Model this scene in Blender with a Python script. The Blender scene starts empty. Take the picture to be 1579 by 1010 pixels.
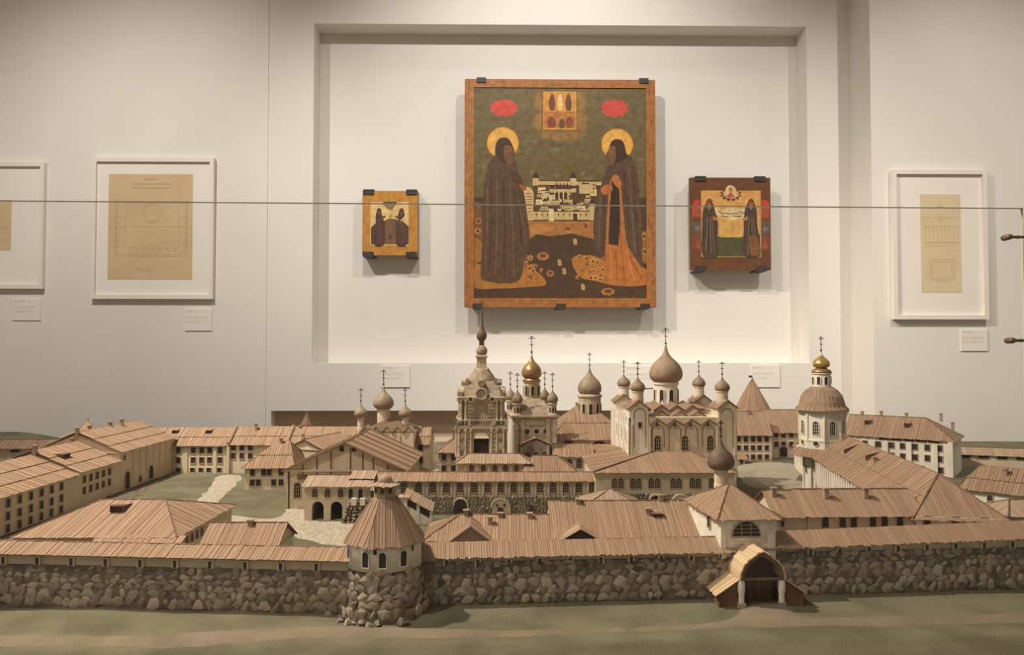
import bpy, bmesh, math, random
from mathutils import Vector, Matrix, noise
R = random.Random(7)
SC = bpy.context.scene
COL = SC.collection
PI = math.pi
# ------------------------------------------------------------------ camera (z = 0 is the ground of the model)
F, EYE, TH = 1200.0, 0.45, math.atan(35 / 1200.0)
cd = bpy.data.cameras.new('camera'); cam = bpy.data.objects.new('camera', cd); COL.objects.link(cam)
cam.location = (0, 0, EYE); cam.rotation_euler = (PI / 2 + TH, 0, 0)
cd.sensor_width = 36; cd.lens = 36 * F / 1579; cd.clip_start = .02; cd.clip_end = 60
SC.camera = cam
# ------------------------------------------------------------------ world, lamps, exposure
wd = bpy.data.worlds.new('gallery_air'); SC.world = wd; wd.use_nodes = True
wd.node_tree.nodes['Background'].inputs[0].default_value = (1, .85, .68, 1)
wd.node_tree.nodes['Background'].inputs[1].default_value = .27
SC.view_settings.view_transform = 'Standard'; SC.view_settings.look = 'None'
SC.view_settings.exposure = 0; SC.view_settings.gamma = 1; SC.view_settings.use_curve_mapping = False
def spot(name, loc, tgt, power, size, blend, rad, col=(1, .94, .86)):
    l = bpy.data.lights.new(name, 'SPOT'); l.energy = power; l.spot_size = math.radians(size); l.spot_blend = blend
    l.shadow_soft_size = rad; l.color = col
    o = bpy.data.objects.new(name, l); COL.objects.link(o); o.location = loc
    o.rotation_euler = (Vector(tgt) - Vector(loc)).to_track_quat('-Z', 'Y').to_euler()
    return o
LAMPS = [((-2.0, 1.95, 3.25), (.7, 2.1, 0), 710, 85, .6, .035, (1, .89, .74)),
         ((-1.5, .55, 3.25), (.4, 2.0, 0), 190, 75, .8, .05, (1, .89, .74)),  # added fill lamp, brightens the fronts of the fortress walls
         ((-.55, 2.35, 3.25), (.25, 4.6, 1.15), 190, 85, 1, .03),
         ((.75, 2.35, 3.25), (.5, 4.6, 1.15), 125, 85, 1, .03),
         ((-2.1, 2.1, 3.25), (-2.1, 4.4, .4), 290, 85, 1, .03),
         ((2.6, 2.2, 3.25), (2.5, 4.4, .3), 190, 85, 1, .03),
         ((.3, 4.0, 3.25), (.3, 4.7, 2.5), 13, 120, 1, .06)]
for l in LAMPS: spot('spot_lamp', *l)

# ------------------------------------------------------------------ materials
def node_mat(name, c1, c2, scale=20, rough=.85, bump=0, bscale=None, detail=4, metal=0, stretch=None, island=0, obj_rand=0, spec=.3, coord='Object', lo=.35, hi=.65):
    m = bpy.data.materials.new(name); m.use_nodes = True; nt = m.node_tree; N = nt.nodes; L = nt.links
    b = N['Principled BSDF']; b.inputs['Roughness'].default_value = rough; b.inputs['Metallic'].default_value = metal
    b.inputs['Specular IOR Level'].default_value = spec
    tc = N.new('ShaderNodeTexCoord'); src = tc.outputs[coord]
    if stretch:
        mp = N.new('ShaderNodeMapping'); mp.inputs['Scale'].default_value = stretch; L.new(src, mp.inputs['Vector']); src = mp.outputs[0]
    nz = N.new('ShaderNodeTexNoise'); nz.inputs['Scale'].default_value = scale; nz.inputs['Detail'].default_value = detail
    L.new(src, nz.inputs['Vector'])
    rp = N.new('ShaderNodeValToRGB'); rp.color_ramp.elements[0].position = lo; rp.color_ramp.elements[1].position = hi
    rp.color_ramp.elements[0].color = (*c1, 1); rp.color_ramp.elements[1].color = (*c2, 1)
    L.new(nz.outputs['Fac'], rp.inputs[0]); out = rp.outputs[0]
    if island or obj_rand:
        if island:
            g = N.new('ShaderNodeNewGeometry'); rv = g.outputs['Random Per Island']; amt = island
        else:
            g = N.new('ShaderNodeObjectInfo'); rv = g.outputs['Random']; amt = obj_rand
        mr = N.new('ShaderNodeMapRange'); mr.inputs['To Min'].default_value = 1 - amt; mr.inputs['To Max'].default_value = 1 + amt
        L.new(rv, mr.inputs['Value'])
        hs = N.new('ShaderNodeHueSaturation'); L.new(mr.outputs[0], hs.inputs['Value']); L.new(out, hs.inputs['Color']); out = hs.outputs[0]
    L.new(out, b.inputs['Base Color'])
    if bump:
        bn = N.new('ShaderNodeTexNoise'); bn.inputs['Scale'].default_value = bscale or scale; bn.inputs['Detail'].default_value = 5
        L.new(src, bn.inputs['Vector'])
        bp = N.new('ShaderNodeBump'); bp.inputs['Strength'].default_value = bump; bp.inputs['Distance'].default_value = .003
        L.new(bn.outputs['Fac'], bp.inputs['Height']); L.new(bp.outputs[0], b.inputs['Normal'])
    return m
M = {}
M['paint'] = node_mat('wall_paint', (.765, .735, .69), (.785, .755, .71), 3, .9, .03, 300)
M['floor'] = node_mat('floor_boards', (.20, .15, .10), (.27, .20, .14), 4, .5)
M['plaster'] = node_mat('cream_plaster', (.60, .495, .36), (.70, .59, .44), 14, .92, .25, 160)
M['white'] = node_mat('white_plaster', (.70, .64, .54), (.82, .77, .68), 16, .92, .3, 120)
M['roof'] = node_mat('roof_wood', (.29, .185, .118), (.36, .24, .16), 30, .85, .3, 90, stretch=(6, .35, 1), island=.10, coord='UV')
M['roof_pale'] = node_mat('roof_wood_pale', (.35, .245, .17), (.42, .31, .225), 30, .85, .3, 90, stretch=(6, .35, 1), island=.09, coord='UV')
M['roof_lit'] = node_mat('roof_lit_wood', (.50, .355, .215), (.60, .44, .28), 30, .85, .3, 90, stretch=(6, .35, 1), island=.09, coord='UV')  # paler copy of the roof wood, key light on the gate porch painted in
M['ridge'] = node_mat('ridge_wood', (.13, .078, .048), (.18, .112, .07), 40, .85)
M['board'] = node_mat('under_board', (.16, .095, .06), (.20, .12, .08), 30, .9)
M['dark'] = node_mat('dark_pane', (.028, .020, .016), (.05, .036, .028), 60, .75)
M['reveal'] = node_mat('dark_opening', (.05, .037, .028), (.065, .05, .038), 30, .95)
M['frame'] = node_mat('window_frame', (.42, .33, .23), (.48, .39, .27), 30, .9)
M['line'] = node_mat('dark_joint_wood', (.13, .085, .055), (.17, .11, .07), 30, .9)
M['stone'] = node_mat('rubble_stone', (.25, .205, .155), (.47, .395, .31), 45, .92, .6, 150, obj_rand=.4, lo=.3, hi=.7)
M['stonei'] = node_mat('small_rubble', (.22, .18, .13), (.40, .34, .26), 45, .92, .5, 150, island=.35, lo=.3, hi=.7)
M['mortar'] = node_mat('dark_mortar', (.085, .066, .048), (.17, .135, .10), 40, .97, .8, 120)
M['dome'] = node_mat('dome_shingle', (.225, .165, .108), (.325, .245, .165), 60, .55, .25, 240, spec=.4)
M['domewood'] = node_mat('dome_wood', (.29, .195, .13), (.38, .265, .18), 40, .6, .2, 160)
M['domedark'] = node_mat('dome_dark', (.115, .078, .05), (.18, .125, .082), 50, .6, .2, 200)
M['bronze'] = node_mat('bronze_gilt', (.30, .175, .08), (.40, .245, .12), 30, .36, .1, 150, metal=.4)
M['gold'] = node_mat('gilt', (.55, .36, .12), (.66, .45, .17), 30, .35, .1, 150, metal=.65)
M['chimney'] = node_mat('chimney_clay', (.30, .215, .15), (.40, .29, .205), 40, .9, .2, 150)
M['plinth'] = node_mat('recess_bounce_tan', (.86, .66, .48), (.88, .69, .51), 6, .9)  # tan stands in for warm bounced light on the recess wall
M['iron'] = node_mat('dark_iron', (.06, .045, .035), (.09, .065, .05), 30, .6)
M['ornate'] = node_mat('aged_grey_plaster', (.40, .325, .235), (.55, .455, .34), 40, .9, .5, 200)
M['ornroof'] = node_mat('grey_shingle', (.27, .21, .15), (.40, .32, .235), 70, .8, .5, 250)
M['grass'] = node_mat('sage_flock', (.115, .106, .065), (.17, .156, .098), 9, .97, .9, 420, detail=14, lo=.38, hi=.62)
M['sand'] = node_mat('sandy_track', (.165, .132, .090), (.215, .172, .122), 14, .97, .8, 320)
M['gravel'] = node_mat('pale_gravel', (.24, .21, .155), (.50, .44, .34), 140, .95, 1.0, 200, lo=.3, hi=.7)
M['table'] = node_mat('table_dark', (.07, .05, .035), (.1, .07, .05), 12, .5)
M['fwhite'] = node_mat('frame_white', (.80, .75, .68), (.83, .78, .71), 10, .5)
M['mat'] = node_mat('mat_card', (.82, .78, .72), (.84, .80, .745), 10, .9)
M['paper'] = node_mat('tan_paper', (.60, .44, .25), (.66, .50, .30), 5, .95)
M['paperlight'] = node_mat('pale_tan_paper', (.66, .53, .33), (.72, .59, .39), 5, .95)
M['pencil'] = node_mat('pencil_line', (.44, .32, .19), (.52, .39, .235), 60, .95)
M['print'] = node_mat('grey_print', (.60, .565, .51), (.68, .64, .58), 60, .95)
M['clip'] = node_mat('clip_black', (.03, .028, .027), (.05, .045, .04), 20, .5)
M['edgeboard'] = node_mat('icon_board', (.20, .095, .045), (.28, .14, .065), 12, .7, .2, 60)
M['rod'] = node_mat('rod_brass', (.16, .11, .07), (.24, .165, .105), 20, .5, metal=.3)
M['lamp'] = node_mat('lamp_housing', (.05, .05, .05), (.07, .07, .07), 20, .5)

def paint_mat():
    m = bpy.data.materials.new('egg_tempera'); m.use_nodes = True; nt = m.node_tree; N = nt.nodes; L = nt.links
    b = N['Principled BSDF']; b.inputs['Roughness'].default_value = .5; b.inputs['Specular IOR Level'].default_value = .25
    a = N.new('ShaderNodeAttribute'); a.attribute_name = 'col'
    nz = N.new('ShaderNodeTexNoise'); nz.inputs['Scale'].default_value = 28; nz.inputs['Detail'].default_value = 8
    tc = N.new('ShaderNodeTexCoord'); L.new(tc.outputs['Object'], nz.inputs['Vector'])
    mr = N.new('ShaderNodeMapRange'); mr.inputs['From Min'].default_value = .3; mr.inputs['From Max'].default_value = .7
    mr.inputs['To Min'].default_value = .78; mr.inputs['To Max'].default_value = 1.2; L.new(nz.outputs['Fac'], mr.inputs['Value'])
    hs = N.new('ShaderNodeHueSaturation'); L.new(mr.outputs[0], hs.inputs['Value']); L.new(a.outputs['Color'], hs.inputs['Color'])
    L.new(hs.outputs[0], b.inputs['Base Color']); return m
M['tempera'] = paint_mat()
def glass_mat(name, tint, fac):
    m = bpy.data.materials.new(name); m.use_nodes = True; nt = m.node_tree; N = nt.nodes; L = nt.links
    N.remove(N['Principled BSDF']); o = N['Material Output']
    t = N.new('ShaderNodeBsdfTransparent'); t.inputs[0].default_value = (*tint, 1)
    g = N.new('ShaderNodeBsdfGlossy'); g.inputs['Roughness'].default_value = .02; g.inputs[0].default_value = (.9, .92, .9, 1)
    fr = N.new('ShaderNodeFresnel'); fr.inputs[0].default_value = 1.45
    mx = N.new('ShaderNodeMixShader'); L.new(fr.outputs[0], mx.inputs[0]); L.new(t.outputs[0], mx.inputs[1]); L.new(g.outputs[0], mx.inputs[2])
    L.new(mx.outputs[0], o.inputs['Surface']); return m
M['glass'] = glass_mat('case_glass', (.985, .985, .975), 0)
M['glassedge'] = node_mat('glass_edge', (.48, .46, .41), (.62, .60, .54), 3, .25, spec=.6)

# ------------------------------------------------------------------ picking points: pixel of the photo -> point on a plane of the place
def ray(px, py):
    x = (px - 789.5) / F; u = (505 - py) / F; c, s = math.cos(TH), math.sin(TH)
    return Vector((x, c - u * s, s + u * c))
def on(px, py, z=0.0):
    r = ray(px, py); k = (z - EYE) / r.z; return Vector((r.x * k, r.y * k, z))
def xp(px, Y, py=700):
    r = ray(px, py); return r.x * Y / r.y
def zy(py, Y):
    r = ray(789.5, py); return EYE + r.z * Y / r.y
# ------------------------------------------------------------------ mesh builder
class MB:
    def __init__(s): s.v = []; s.f = []; s.uv = {}; s.mi = []; s.cur = 0
    def vert(s, p): s.v.append(tuple(p)); return len(s.v) - 1
    def face(s, pts, uv=None):
        ids = [s.vert(p) for p in pts]; s.f.append(ids); s.mi.append(s.cur)
        if uv: s.uv[len(s.f) - 1] = uv
        return ids
    def raw(s, vs, fs):
        o = len(s.v); s.v += [tuple(p) for p in vs]
        for f in fs: s.f.append([o + i for i in f]); s.mi.append(s.cur)
    def box(s, x0, x1, y0, y1, z0, z1):
        s.raw([(x0, y0, z0), (x1, y0, z0), (x1, y1, z0), (x0, y1, z0), (x0, y0, z1), (x1, y0, z1), (x1, y1, z1), (x0, y1, z1)],
              [(3, 2, 1, 0), (4, 5, 6, 7), (0, 1, 5, 4), (1, 2, 6, 5), (2, 3, 7, 6), (3, 0, 4, 7)])
    def prism(s, pts, off):
        n = len(pts); off = Vector(off); a = [Vector(p) for p in pts]; b = [p + off for p in a]
        s.raw(a + b, [list(range(n))[::-1], list(range(n, 2 * n))] + [(i, (i + 1) % n, n + (i + 1) % n, n + i) for i in range(n)])
    def lathe(s, prof, cx=0, cy=0, n=20, rot=0, sy=1):
        vs = []; fs = []; k = len(prof)
        for (r, z) in prof:
            for i in range(n):
                a = rot + 2 * PI * i / n; vs.append((cx + r * math.cos(a), cy + sy * r * math.sin(a), z))
        for j in range(k - 1):
            for i in range(n):
                i2 = (i + 1) % n; fs.append((j * n + i, j * n + i2, (j + 1) * n + i2, (j + 1) * n + i))
        fs.append(list(range(n))[::-1]); fs.append([(k - 1) * n + i for i in range(n)])
        s.raw(vs, fs)
    def tube(s, p0, p1, r, n=6, r2=None):
        p0, p1 = Vector(p0), Vector(p1); d = (p1 - p0).normalized(); a = d.orthogonal().normalized(); b = d.cross(a)
        vs = []
        for p, rr in ((p0, r), (p1, r if r2 is None else r2)):
            for i in range(n):
                t = 2 * PI * (i + .5) / n; vs.append(p + a * rr * math.cos(t) + b * rr * math.sin(t))
        s.raw(vs, [(i, (i + 1) % n, n + (i + 1) % n, n + i) for i in range(n)] + [list(range(n))[::-1], list(range(n, 2 * n))])
    def mesh(s, name, mat, smooth=False):
        me = bpy.data.meshes.new(name); me.from_pydata(s.v, [], s.f)
        for m in (mat if isinstance(mat, (list, tuple)) else [mat]): me.materials.append(M[m])
        if isinstance(mat, (list, tuple)): me.polygons.foreach_set('material_index', s.mi)
        if s.uv and isinstance(mat, str) and mat.startswith('roof') and len(s.f) > 6:
            me.materials.append(M['ridge']); me.polygons.foreach_set('material_index', s.mi)
        if s.uv:
            ul = me.uv_layers.new(name='uv')
            for fi, uv in s.uv.items():
                for k, li in enumerate(me.polygons[fi].loop_indices): ul.data[li].uv = uv[k]
        if smooth: me.polygons.foreach_set('use_smooth', [True] * len(me.polygons))
        me.update(); return me
    def build(s, name, mat, parent=None, smooth=False, loc=(0, 0, 0), rz=0, kind=None, label=None, cat=None, group=None):
        return link(name, s.mesh(name, mat, smooth), parent, loc, rz, kind, label, cat, group)
def link(name, me, parent=None, loc=(0, 0, 0), rz=0, kind=None, label=None, cat=None, group=None):
    o = bpy.data.objects.new(name, me); COL.objects.link(o); o.location = loc; o.rotation_euler = (0, 0, rz)
    if parent is not None: o.parent = parent
    if kind: o['kind'] = kind
    if label: o['label'] = label
    if cat: o['category'] = cat
    if group: o['group'] = group
    return o
def thing(name, label, cat, loc, rz=0, group=None):
    return link(name, None, None, loc, rz, None, label, cat, group)

# ------------------------------------------------------------------ roof planks laid up a slope
def clip_s(P, s):
    ts = []
    for i in range(len(P)):
        (a, ta), (b, tb) = P[i], P[(i + 1) % len(P)]
        if abs(a - b) < 1e-9: continue
        if min(a, b) - 1e-9 <= s <= max(a, b) + 1e-9: ts.append(ta + (tb - ta) * (s - a) / (b - a))
    return (min(ts), max(ts)) if ts else None
def planks(mb, poly, w=.0055, th=.0012, jit=.003, courses=1, steps=.0022):
    P = [Vector(p) for p in poly]; S = (P[1] - P[0]).normalized(); n = None
    for k in range(2, len(P)):
        c = (P[1] - P[0]).cross(P[k] - P[0])
        if c.length > 1e-9: n = c.normalized(); break
    if n.z < 0: n = -n
    cen = sum(P, Vector()) / len(P); T = n.cross(S)
    if T.dot(cen - P[0]) < 0: T = -T
    Q = [((p - P[0]).dot(S), (p - P[0]).dot(T)) for p in P]
    keep = mb.cur; mb.cur = 1; mb.face([p for p in P], [(q[0], q[1]) for q in Q]); mb.cur = keep
    s0, s1 = min(q[0] for q in Q), max(q[0] for q in Q); tm = max(q[1] for q in Q)
    k = max(1, int((s1 - s0) / w)); ww = (s1 - s0) / k; cuts = [s0 + i * ww + (R.uniform(-.3, .3) * ww if 0 < i < k else 0) for i in range(k + 1)]
    for c in range(courses):
        tlo = c * tm / courses - (.004 if c else 0); thi = (c + 1) * tm / courses + .001
        for i in range(k):
            a, b = cuts[i] + ww * .06, cuts[i + 1] - ww * .06
            ca, cb = clip_s(Q, a), clip_s(Q, b)
            if not ca or not cb: continue
            j = R.random() * jit
            la, lb = max(ca[0], tlo) - (j if ca[0] >= tlo else 0), max(cb[0], tlo) - (j if cb[0] >= tlo else 0)
            ha, hb = min(ca[1], thi), min(cb[1], thi)
            if ha - la < 1e-4 and hb - lb < 1e-4: continue
            ha, hb = max(ha, la + 1e-5), max(hb, lb + 1e-5)
            h0 = c * steps + .0003; h = h0 + th * R.uniform(.5, 1.5)
            q = [(a, la), (b, lb), (b, hb), (a, ha)]
            lo = [P[0] + S * s + T * t + n * h0 for s, t in q]; up = [P[0] + S * s + T * t + n * h for s, t in q]
            o = len(mb.v); mb.v += [tuple(p) for p in lo + up]
            dx = R.random() * 3
            for f in ((4, 5, 6, 7), (0, 1, 5, 4), (1, 2, 6, 5), (2, 3, 7, 6), (3, 0, 4, 7)):
                mb.f.append([o + t for t in f]); mb.mi.append(mb.cur)
                mb.uv[len(mb.f) - 1] = [(q[t % 4][0] + dx, q[t % 4][1]) for t in f]
# ------------------------------------------------------------------ windows
WC = {}
KIND = {'sq': (.0150, .020, 0, 0), 'sqs': (.012, .014, 0, 0), 'tall': (.0125, .024, 0, 0), 'arch': (.016, .027, 1, 2), 'archs': (.013, .021, 1, 1), 'slit': (.006, .011, 0, 0),
        'archd': (.015, .026, 1, 0), 'archt': (.018, .042, 1, 2), 'lun': (.052, .027, 1, 2), 'wide': (.034, .010, 0, 0), 'wides': (.018, .007, 0, 0), 'door': (.03, .045, 1, 0), 'half': (.05, .024, 1, 1),
        'twin': (.014, .026, 1, 2), 'eye': (.016, .016, 2, 0), 'slot': (.010, .016, 0, 0), 'hole': (.012, .026, 1, 0), 'far': (.017, .021, 0, 0), 'low': (.016, .016, 0, 0), 'big': (.03, .055, 1, 0)}
def outline(w, h, arch, n=10):
    if arch == 2: return [(w / 2 * math.cos(2 * PI * i / 16), w / 2 + w / 2 * math.sin(2 * PI * i / 16)) for i in range(16)]
    if not arch: return [(-w / 2, 0), (w / 2, 0), (w / 2, h), (-w / 2, h)]
    r = w / 2; hh = max(h - r, 0); ry = h - hh
    return [(-w / 2, 0), (w / 2, 0)] + [(r * math.cos(PI * i / n), hh + ry * math.sin(PI * i / n)) for i in range(n + 1)]
def window_meshes(kind, fmat='frame'):
    if (kind, fmat) in WC: return WC[(kind, fmat)]
    w, h, arch, mun = KIND[kind]; fw = min(.0018, w * .11); e = .0022
    O = outline(w, h, arch); cx, cy = 0, h / 2
    OO = outline(w + 2 * fw, h + 2 * fw, arch); OO = [(x, z - fw) for x, z in OO]
    n = len(O); m = MB()
    vs = [(x, -e, z) for x, z in O] + [(x, -e, z) for x, z in OO] + [(x, 0.0005, z) for x, z in O] + [(x, .0005, z) for x, z in OO]
    fs = []
    for i in range(n):
        j = (i + 1) % n; fs += [(i, j, n + j, n + i), (n + i, n + j, 3 * n + j, 3 * n + i), (j, i, 2 * n + i, 2 * n + j)]
    m.raw(vs, fs)
    t = .0008
    if mun:
        hh = h * (.97 if arch else 1)
        for i in range(1, mun + 1):
            x = -w / 2 + w * i / (mun + 1); dz = 0 if (i == 1 and mun == 1) else h * .08 * arch
            m.box(x - t / 2, x + t / 2, -.0016, -.0004, 0, hh - dz)
        for i in range(1, mun + 2):
            z = h * i / (mun + 2); m.box(-w / 2, w / 2, -.0015, -.0004, z - t / 2, z + t / 2)
    p = MB(); p.face([(x, -.0005, z) for x, z in O])
    WC[(kind, fmat)] = (m.mesh('window', fmat), p.mesh('pane', 'dark'))
    return WC[(kind, fmat)]
def window(parent, kind, loc, rz, fmat='frame', pname='window'):
    a, b = window_meshes(kind, fmat)
    o = link(pname, a, parent, loc, rz); link('pane', b, o); return o
# ------------------------------------------------------------------ houses
def chimney(parent, x, y, z, h=.02, w=.009, mat='chimney'):
    m = MB(); m.box(x - w / 2, x + w / 2, y - w / 2, y + w / 2, z - .008, z + h); m.box(x - w * .7, x + w * .7, y - w * .7, y + w * .7, z + h, z + h + .003)
    m.build('chimney', mat, parent)
def house(name, label, p0, p1, depth, ze, zr, hip=(0, 0), o=.008, oe=None, wins=(), wall='plaster', roof='roof', pil=(), courses=1, pw=.0055, chim=(), dorm=(), z0=0, cat='model building', group=None, ridge=True, back=True, cornice=True, ridge_at=.5, gaps=0, pilmat=None, fmat='frame'):
    p0, p1 = Vector(p0), Vector(p1); d = p1 - p0; L = d.length; rz = math.atan2(d.y, d.x)
    root = thing(name, label, cat, (p0.x, p0.y, z0), rz, group)
    D = depth; hl, hr = hip; oe = o if oe is None else oe; ze -= z0; zr -= z0; rv = D * ridge_at
    k = (zr - ze) / rv; kb = (zr - ze) / (D - rv); ef = ze - o * k; eb = ze - o * kb
    m = MB()
    g0, g1 = hl == 0, hr == 0
    base = -.002 if z0 == 0 else 0
    A = [(0, 0), (0, D)]
    m.face([(0, 0, base), (L, 0, base), (L, 0, ze), (0, 0, ze)]); m.face([(L, D, base), (0, D, base), (0, D, ze), (L, D, ze)])
    m.face([(L, 0, base), (L, D, base), (L, D, ze)] + ([(L, rv, zr - .0015)] if g1 else []) + [(L, 0, ze)])
    m.face([(0, D, base), (0, 0, base), (0, 0, ze)] + ([(0, rv, zr - .0015)] if g0 else []) + [(0, D, ze)])
    m.build('wall', wall, root)
    if cornice:
        c = MB(); c.box(-.002, L + .002, -.003, .001, ze - .006, ze - .001)
        c.box(L - .001, L + .003, 0, D, ze - .006, ze - .001); c.box(-.003, .001, 0, D, ze - .006, ze - .001)
        c.build('cornice', wall, root)
    rm = MB()
    xl, xr = (-oe, L + oe)
    rl, rr = (hl if hl else -oe), (L - hr if hr else L + oe)
    planks(rm, [(xl, -o, ef), (xr, -o, ef), (rr, rv, zr), (rl, rv, zr)], pw, courses=courses)
    if back: planks(rm, [(xr, D + o, eb), (xl, D + o, eb), (rl, rv, zr), (rr, rv, zr)], pw * 1.5, courses=courses)
    if hr: planks(rm, [(xr, -o, ef), (xr, D + o, eb), (rr, rv, zr)], pw, courses=1)
    if hl: planks(rm, [(xl, D + o, eb), (xl, -o, ef), (rl, rv, zr)], pw, courses=1)
    rm.build('roof_planks', roof, root, kind='stuff')
    if ridge:
        b = MB(); b.tube((rl, rv, zr + .0015), (rr, rv, zr + .0015), .0019, 5); b.build('ridge_board', 'ridge', root)
        for (hx, ex, px) in ((hr, xr, rr), (hl, xl, rl)):
            if hx:
                for yy, zz in ((-o, ef), (D + o, eb)):
                    b = MB(); b.tube((px, rv, zr + .0015), (ex, yy, zz + .0018), .0017, 5); b.build('hip_board', 'ridge', root)
    for w in wins:
        face, pos, z, kind = w[:4]
        loc, r = {'F': ((pos, -.0002, z - z0), 0), 'R': ((L + .0002, pos, z - z0), PI / 2), 'L': ((-.0002, pos, z - z0), -PI / 2)}[face]
        window(root, kind, loc, r, fmat)
    for (face, pos, w, za, zb, e) in pil:
        c = MB(); za -= z0; zb -= z0
        if face == 'F': c.box(pos - w / 2, pos + w / 2, -e, .001, za, zb)
        elif face == 'R': c.box(L - .001, L + e, pos - w / 2, pos + w / 2, za, zb)
        else: c.box(-e, .001, pos - w / 2, pos + w / 2, za, zb)
        c.build('pilaster', pilmat or wall, root)
    for ch in chim:
        x, t = ch[:2]; v = rv * t if t <= 1 else rv + (D - rv) * (t - 1); zz = ze + k * v if t <= 1 else zr - kb * (v - rv)
        chimney(root, x, v, zz, *(ch[2:] or (.02,)))
    for (x, t, w, hh, ln) in dorm:
        v0 = rv * t; z = ze + k * v0; top = z + hh + .0015; v1 = min(rv * .97, v0 + ln); zt = ze + k * v1 + .002
        c = MB(); c.raw([(x - w / 2, v0, z), (x + w / 2, v0, z), (x + w / 2, v0, top), (x - w / 2, v0, top), (x - w / 2, v1, zt), (x + w / 2, v1, zt)],
                        [(0, 1, 2, 3), (3, 2, 5, 4), (1, 5, 2), (0, 3, 4)])
        dd = c.build('dormer', 'board', root)
        c = MB(); c.face([(x - w / 2 - .002, v0 - .004, top - .0008), (x + w / 2 + .002, v0 - .004, top - .0008), (x + w / 2 + .002, v1, zt + .0005), (x - w / 2 - .002, v1, zt + .0005)], [(0, 0), (w, 0), (w, ln), (0, ln)])
        c.build('dormer_roof', roof, dd)
        c = MB(); c.box(x - w / 2 + .0015, x + w / 2 - .0015, v0 - .0006, v0, z + .002, top - .002); c.build('dormer_opening', 'reveal', dd)
    return root
def row(face, a, b, n, z, kind): return [(face, a + (b - a) * (i / (n - 1) if n > 1 else 0), z, kind) for i in range(n)]
# ------------------------------------------------------------------ domes and crosses
ONION = [(.60, 0), (.78, .035), (.92, .095), (.985, .16), (1.0, .22), (.985, .29), (.93, .37), (.83, .45), (.69, .53), (.52, .60), (.355, .665), (.225, .735), (.14, .81), (.085, .89), (.05, 1.0)]
def onion(parent, x, y, z, r, h, mat, ch, cmat='iron', label=None, name='onion_dome'):
    m = MB(); m.lathe([(a * r, z + b * h) for a, b in ONION], x, y, 24)
    d = m.build(name, mat, parent, True, label=label)
    c = MB(); zb = z + h * .99; t = max(.0016, ch * .030); c.tube((x, y, zb - .004), (x, y, zb + ch), t * .8, 6)
    c.lathe([(t * .5, zb + ch * .02), (t * 1.9, zb + ch * .07), (t * 2.2, zb + ch * .10), (t * 1.9, zb + ch * .14), (t * .5, zb + ch * .19)], x, y, 10)
    for zz, w, sl in ((.86, .19, 0), (.95, .09, 0), (.50, .10, .25)):
        c.tube((x - w * ch, y, zb + ch * zz + sl * w * ch), (x + w * ch, y, zb + ch * zz - sl * w * ch), t * .75, 6)
    c.build('cross', cmat, d); return d
def drum(parent, x, y, z0, z1, r, mat='plaster', nw=0, wk=None, flare=1.12, rot=0, taper=1.0, name='drum'):
    h = z1 - z0; m = MB(); m.lathe([(r * taper * 1.06, z0 - .006), (r * taper * 1.06, z0 + h * .08), (r * taper, z0 + h * .1), (r, z0 + h * .86), (r * flare, z0 + h * .90), (r * flare, z0 + h * .96), (r * .92, z1 + .001)], x, y, 24)
    d = m.build(name, mat, parent, False)
    if nw:
        w, hh = wk; O = outline(w, hh, 1)
        for i in range(nw):
            a = -PI / 2 + rot + 2 * PI * i / nw
            m = MB(); m.cur = 0
            m.prism([(px, -.0006, pz) for px, pz in O], (0, .004, 0)); m.cur = 1
            n = len(O); OO = [(px * 1.35, pz * 1.08 - hh * .02) for px, pz in O]
            m.raw([(px, -.0022, pz) for px, pz in O] + [(px, -.0022, pz) for px, pz in OO] + [(px, .003, pz) for px, pz in OO] + [(px, .003, pz) for px, pz in O],
                  [(i2, (i2 + 1) % n, n + (i2 + 1) % n, n + i2) for i2 in range(n)] + [(n + i2, n + (i2 + 1) % n, 2 * n + (i2 + 1) % n, 2 * n + i2) for i2 in range(n)] + [((i2 + 1) % n, i2, 3 * n + i2, 3 * n + (i2 + 1) % n) for i2 in range(n)])
            rr = r * .995 * ((1 + taper) / 2)
            m.build('window', ['dark', mat], d, loc=(x + rr * math.cos(a), y + rr * math.sin(a), z0 + h * .2), rz=a + PI / 2)
    return d
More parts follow.
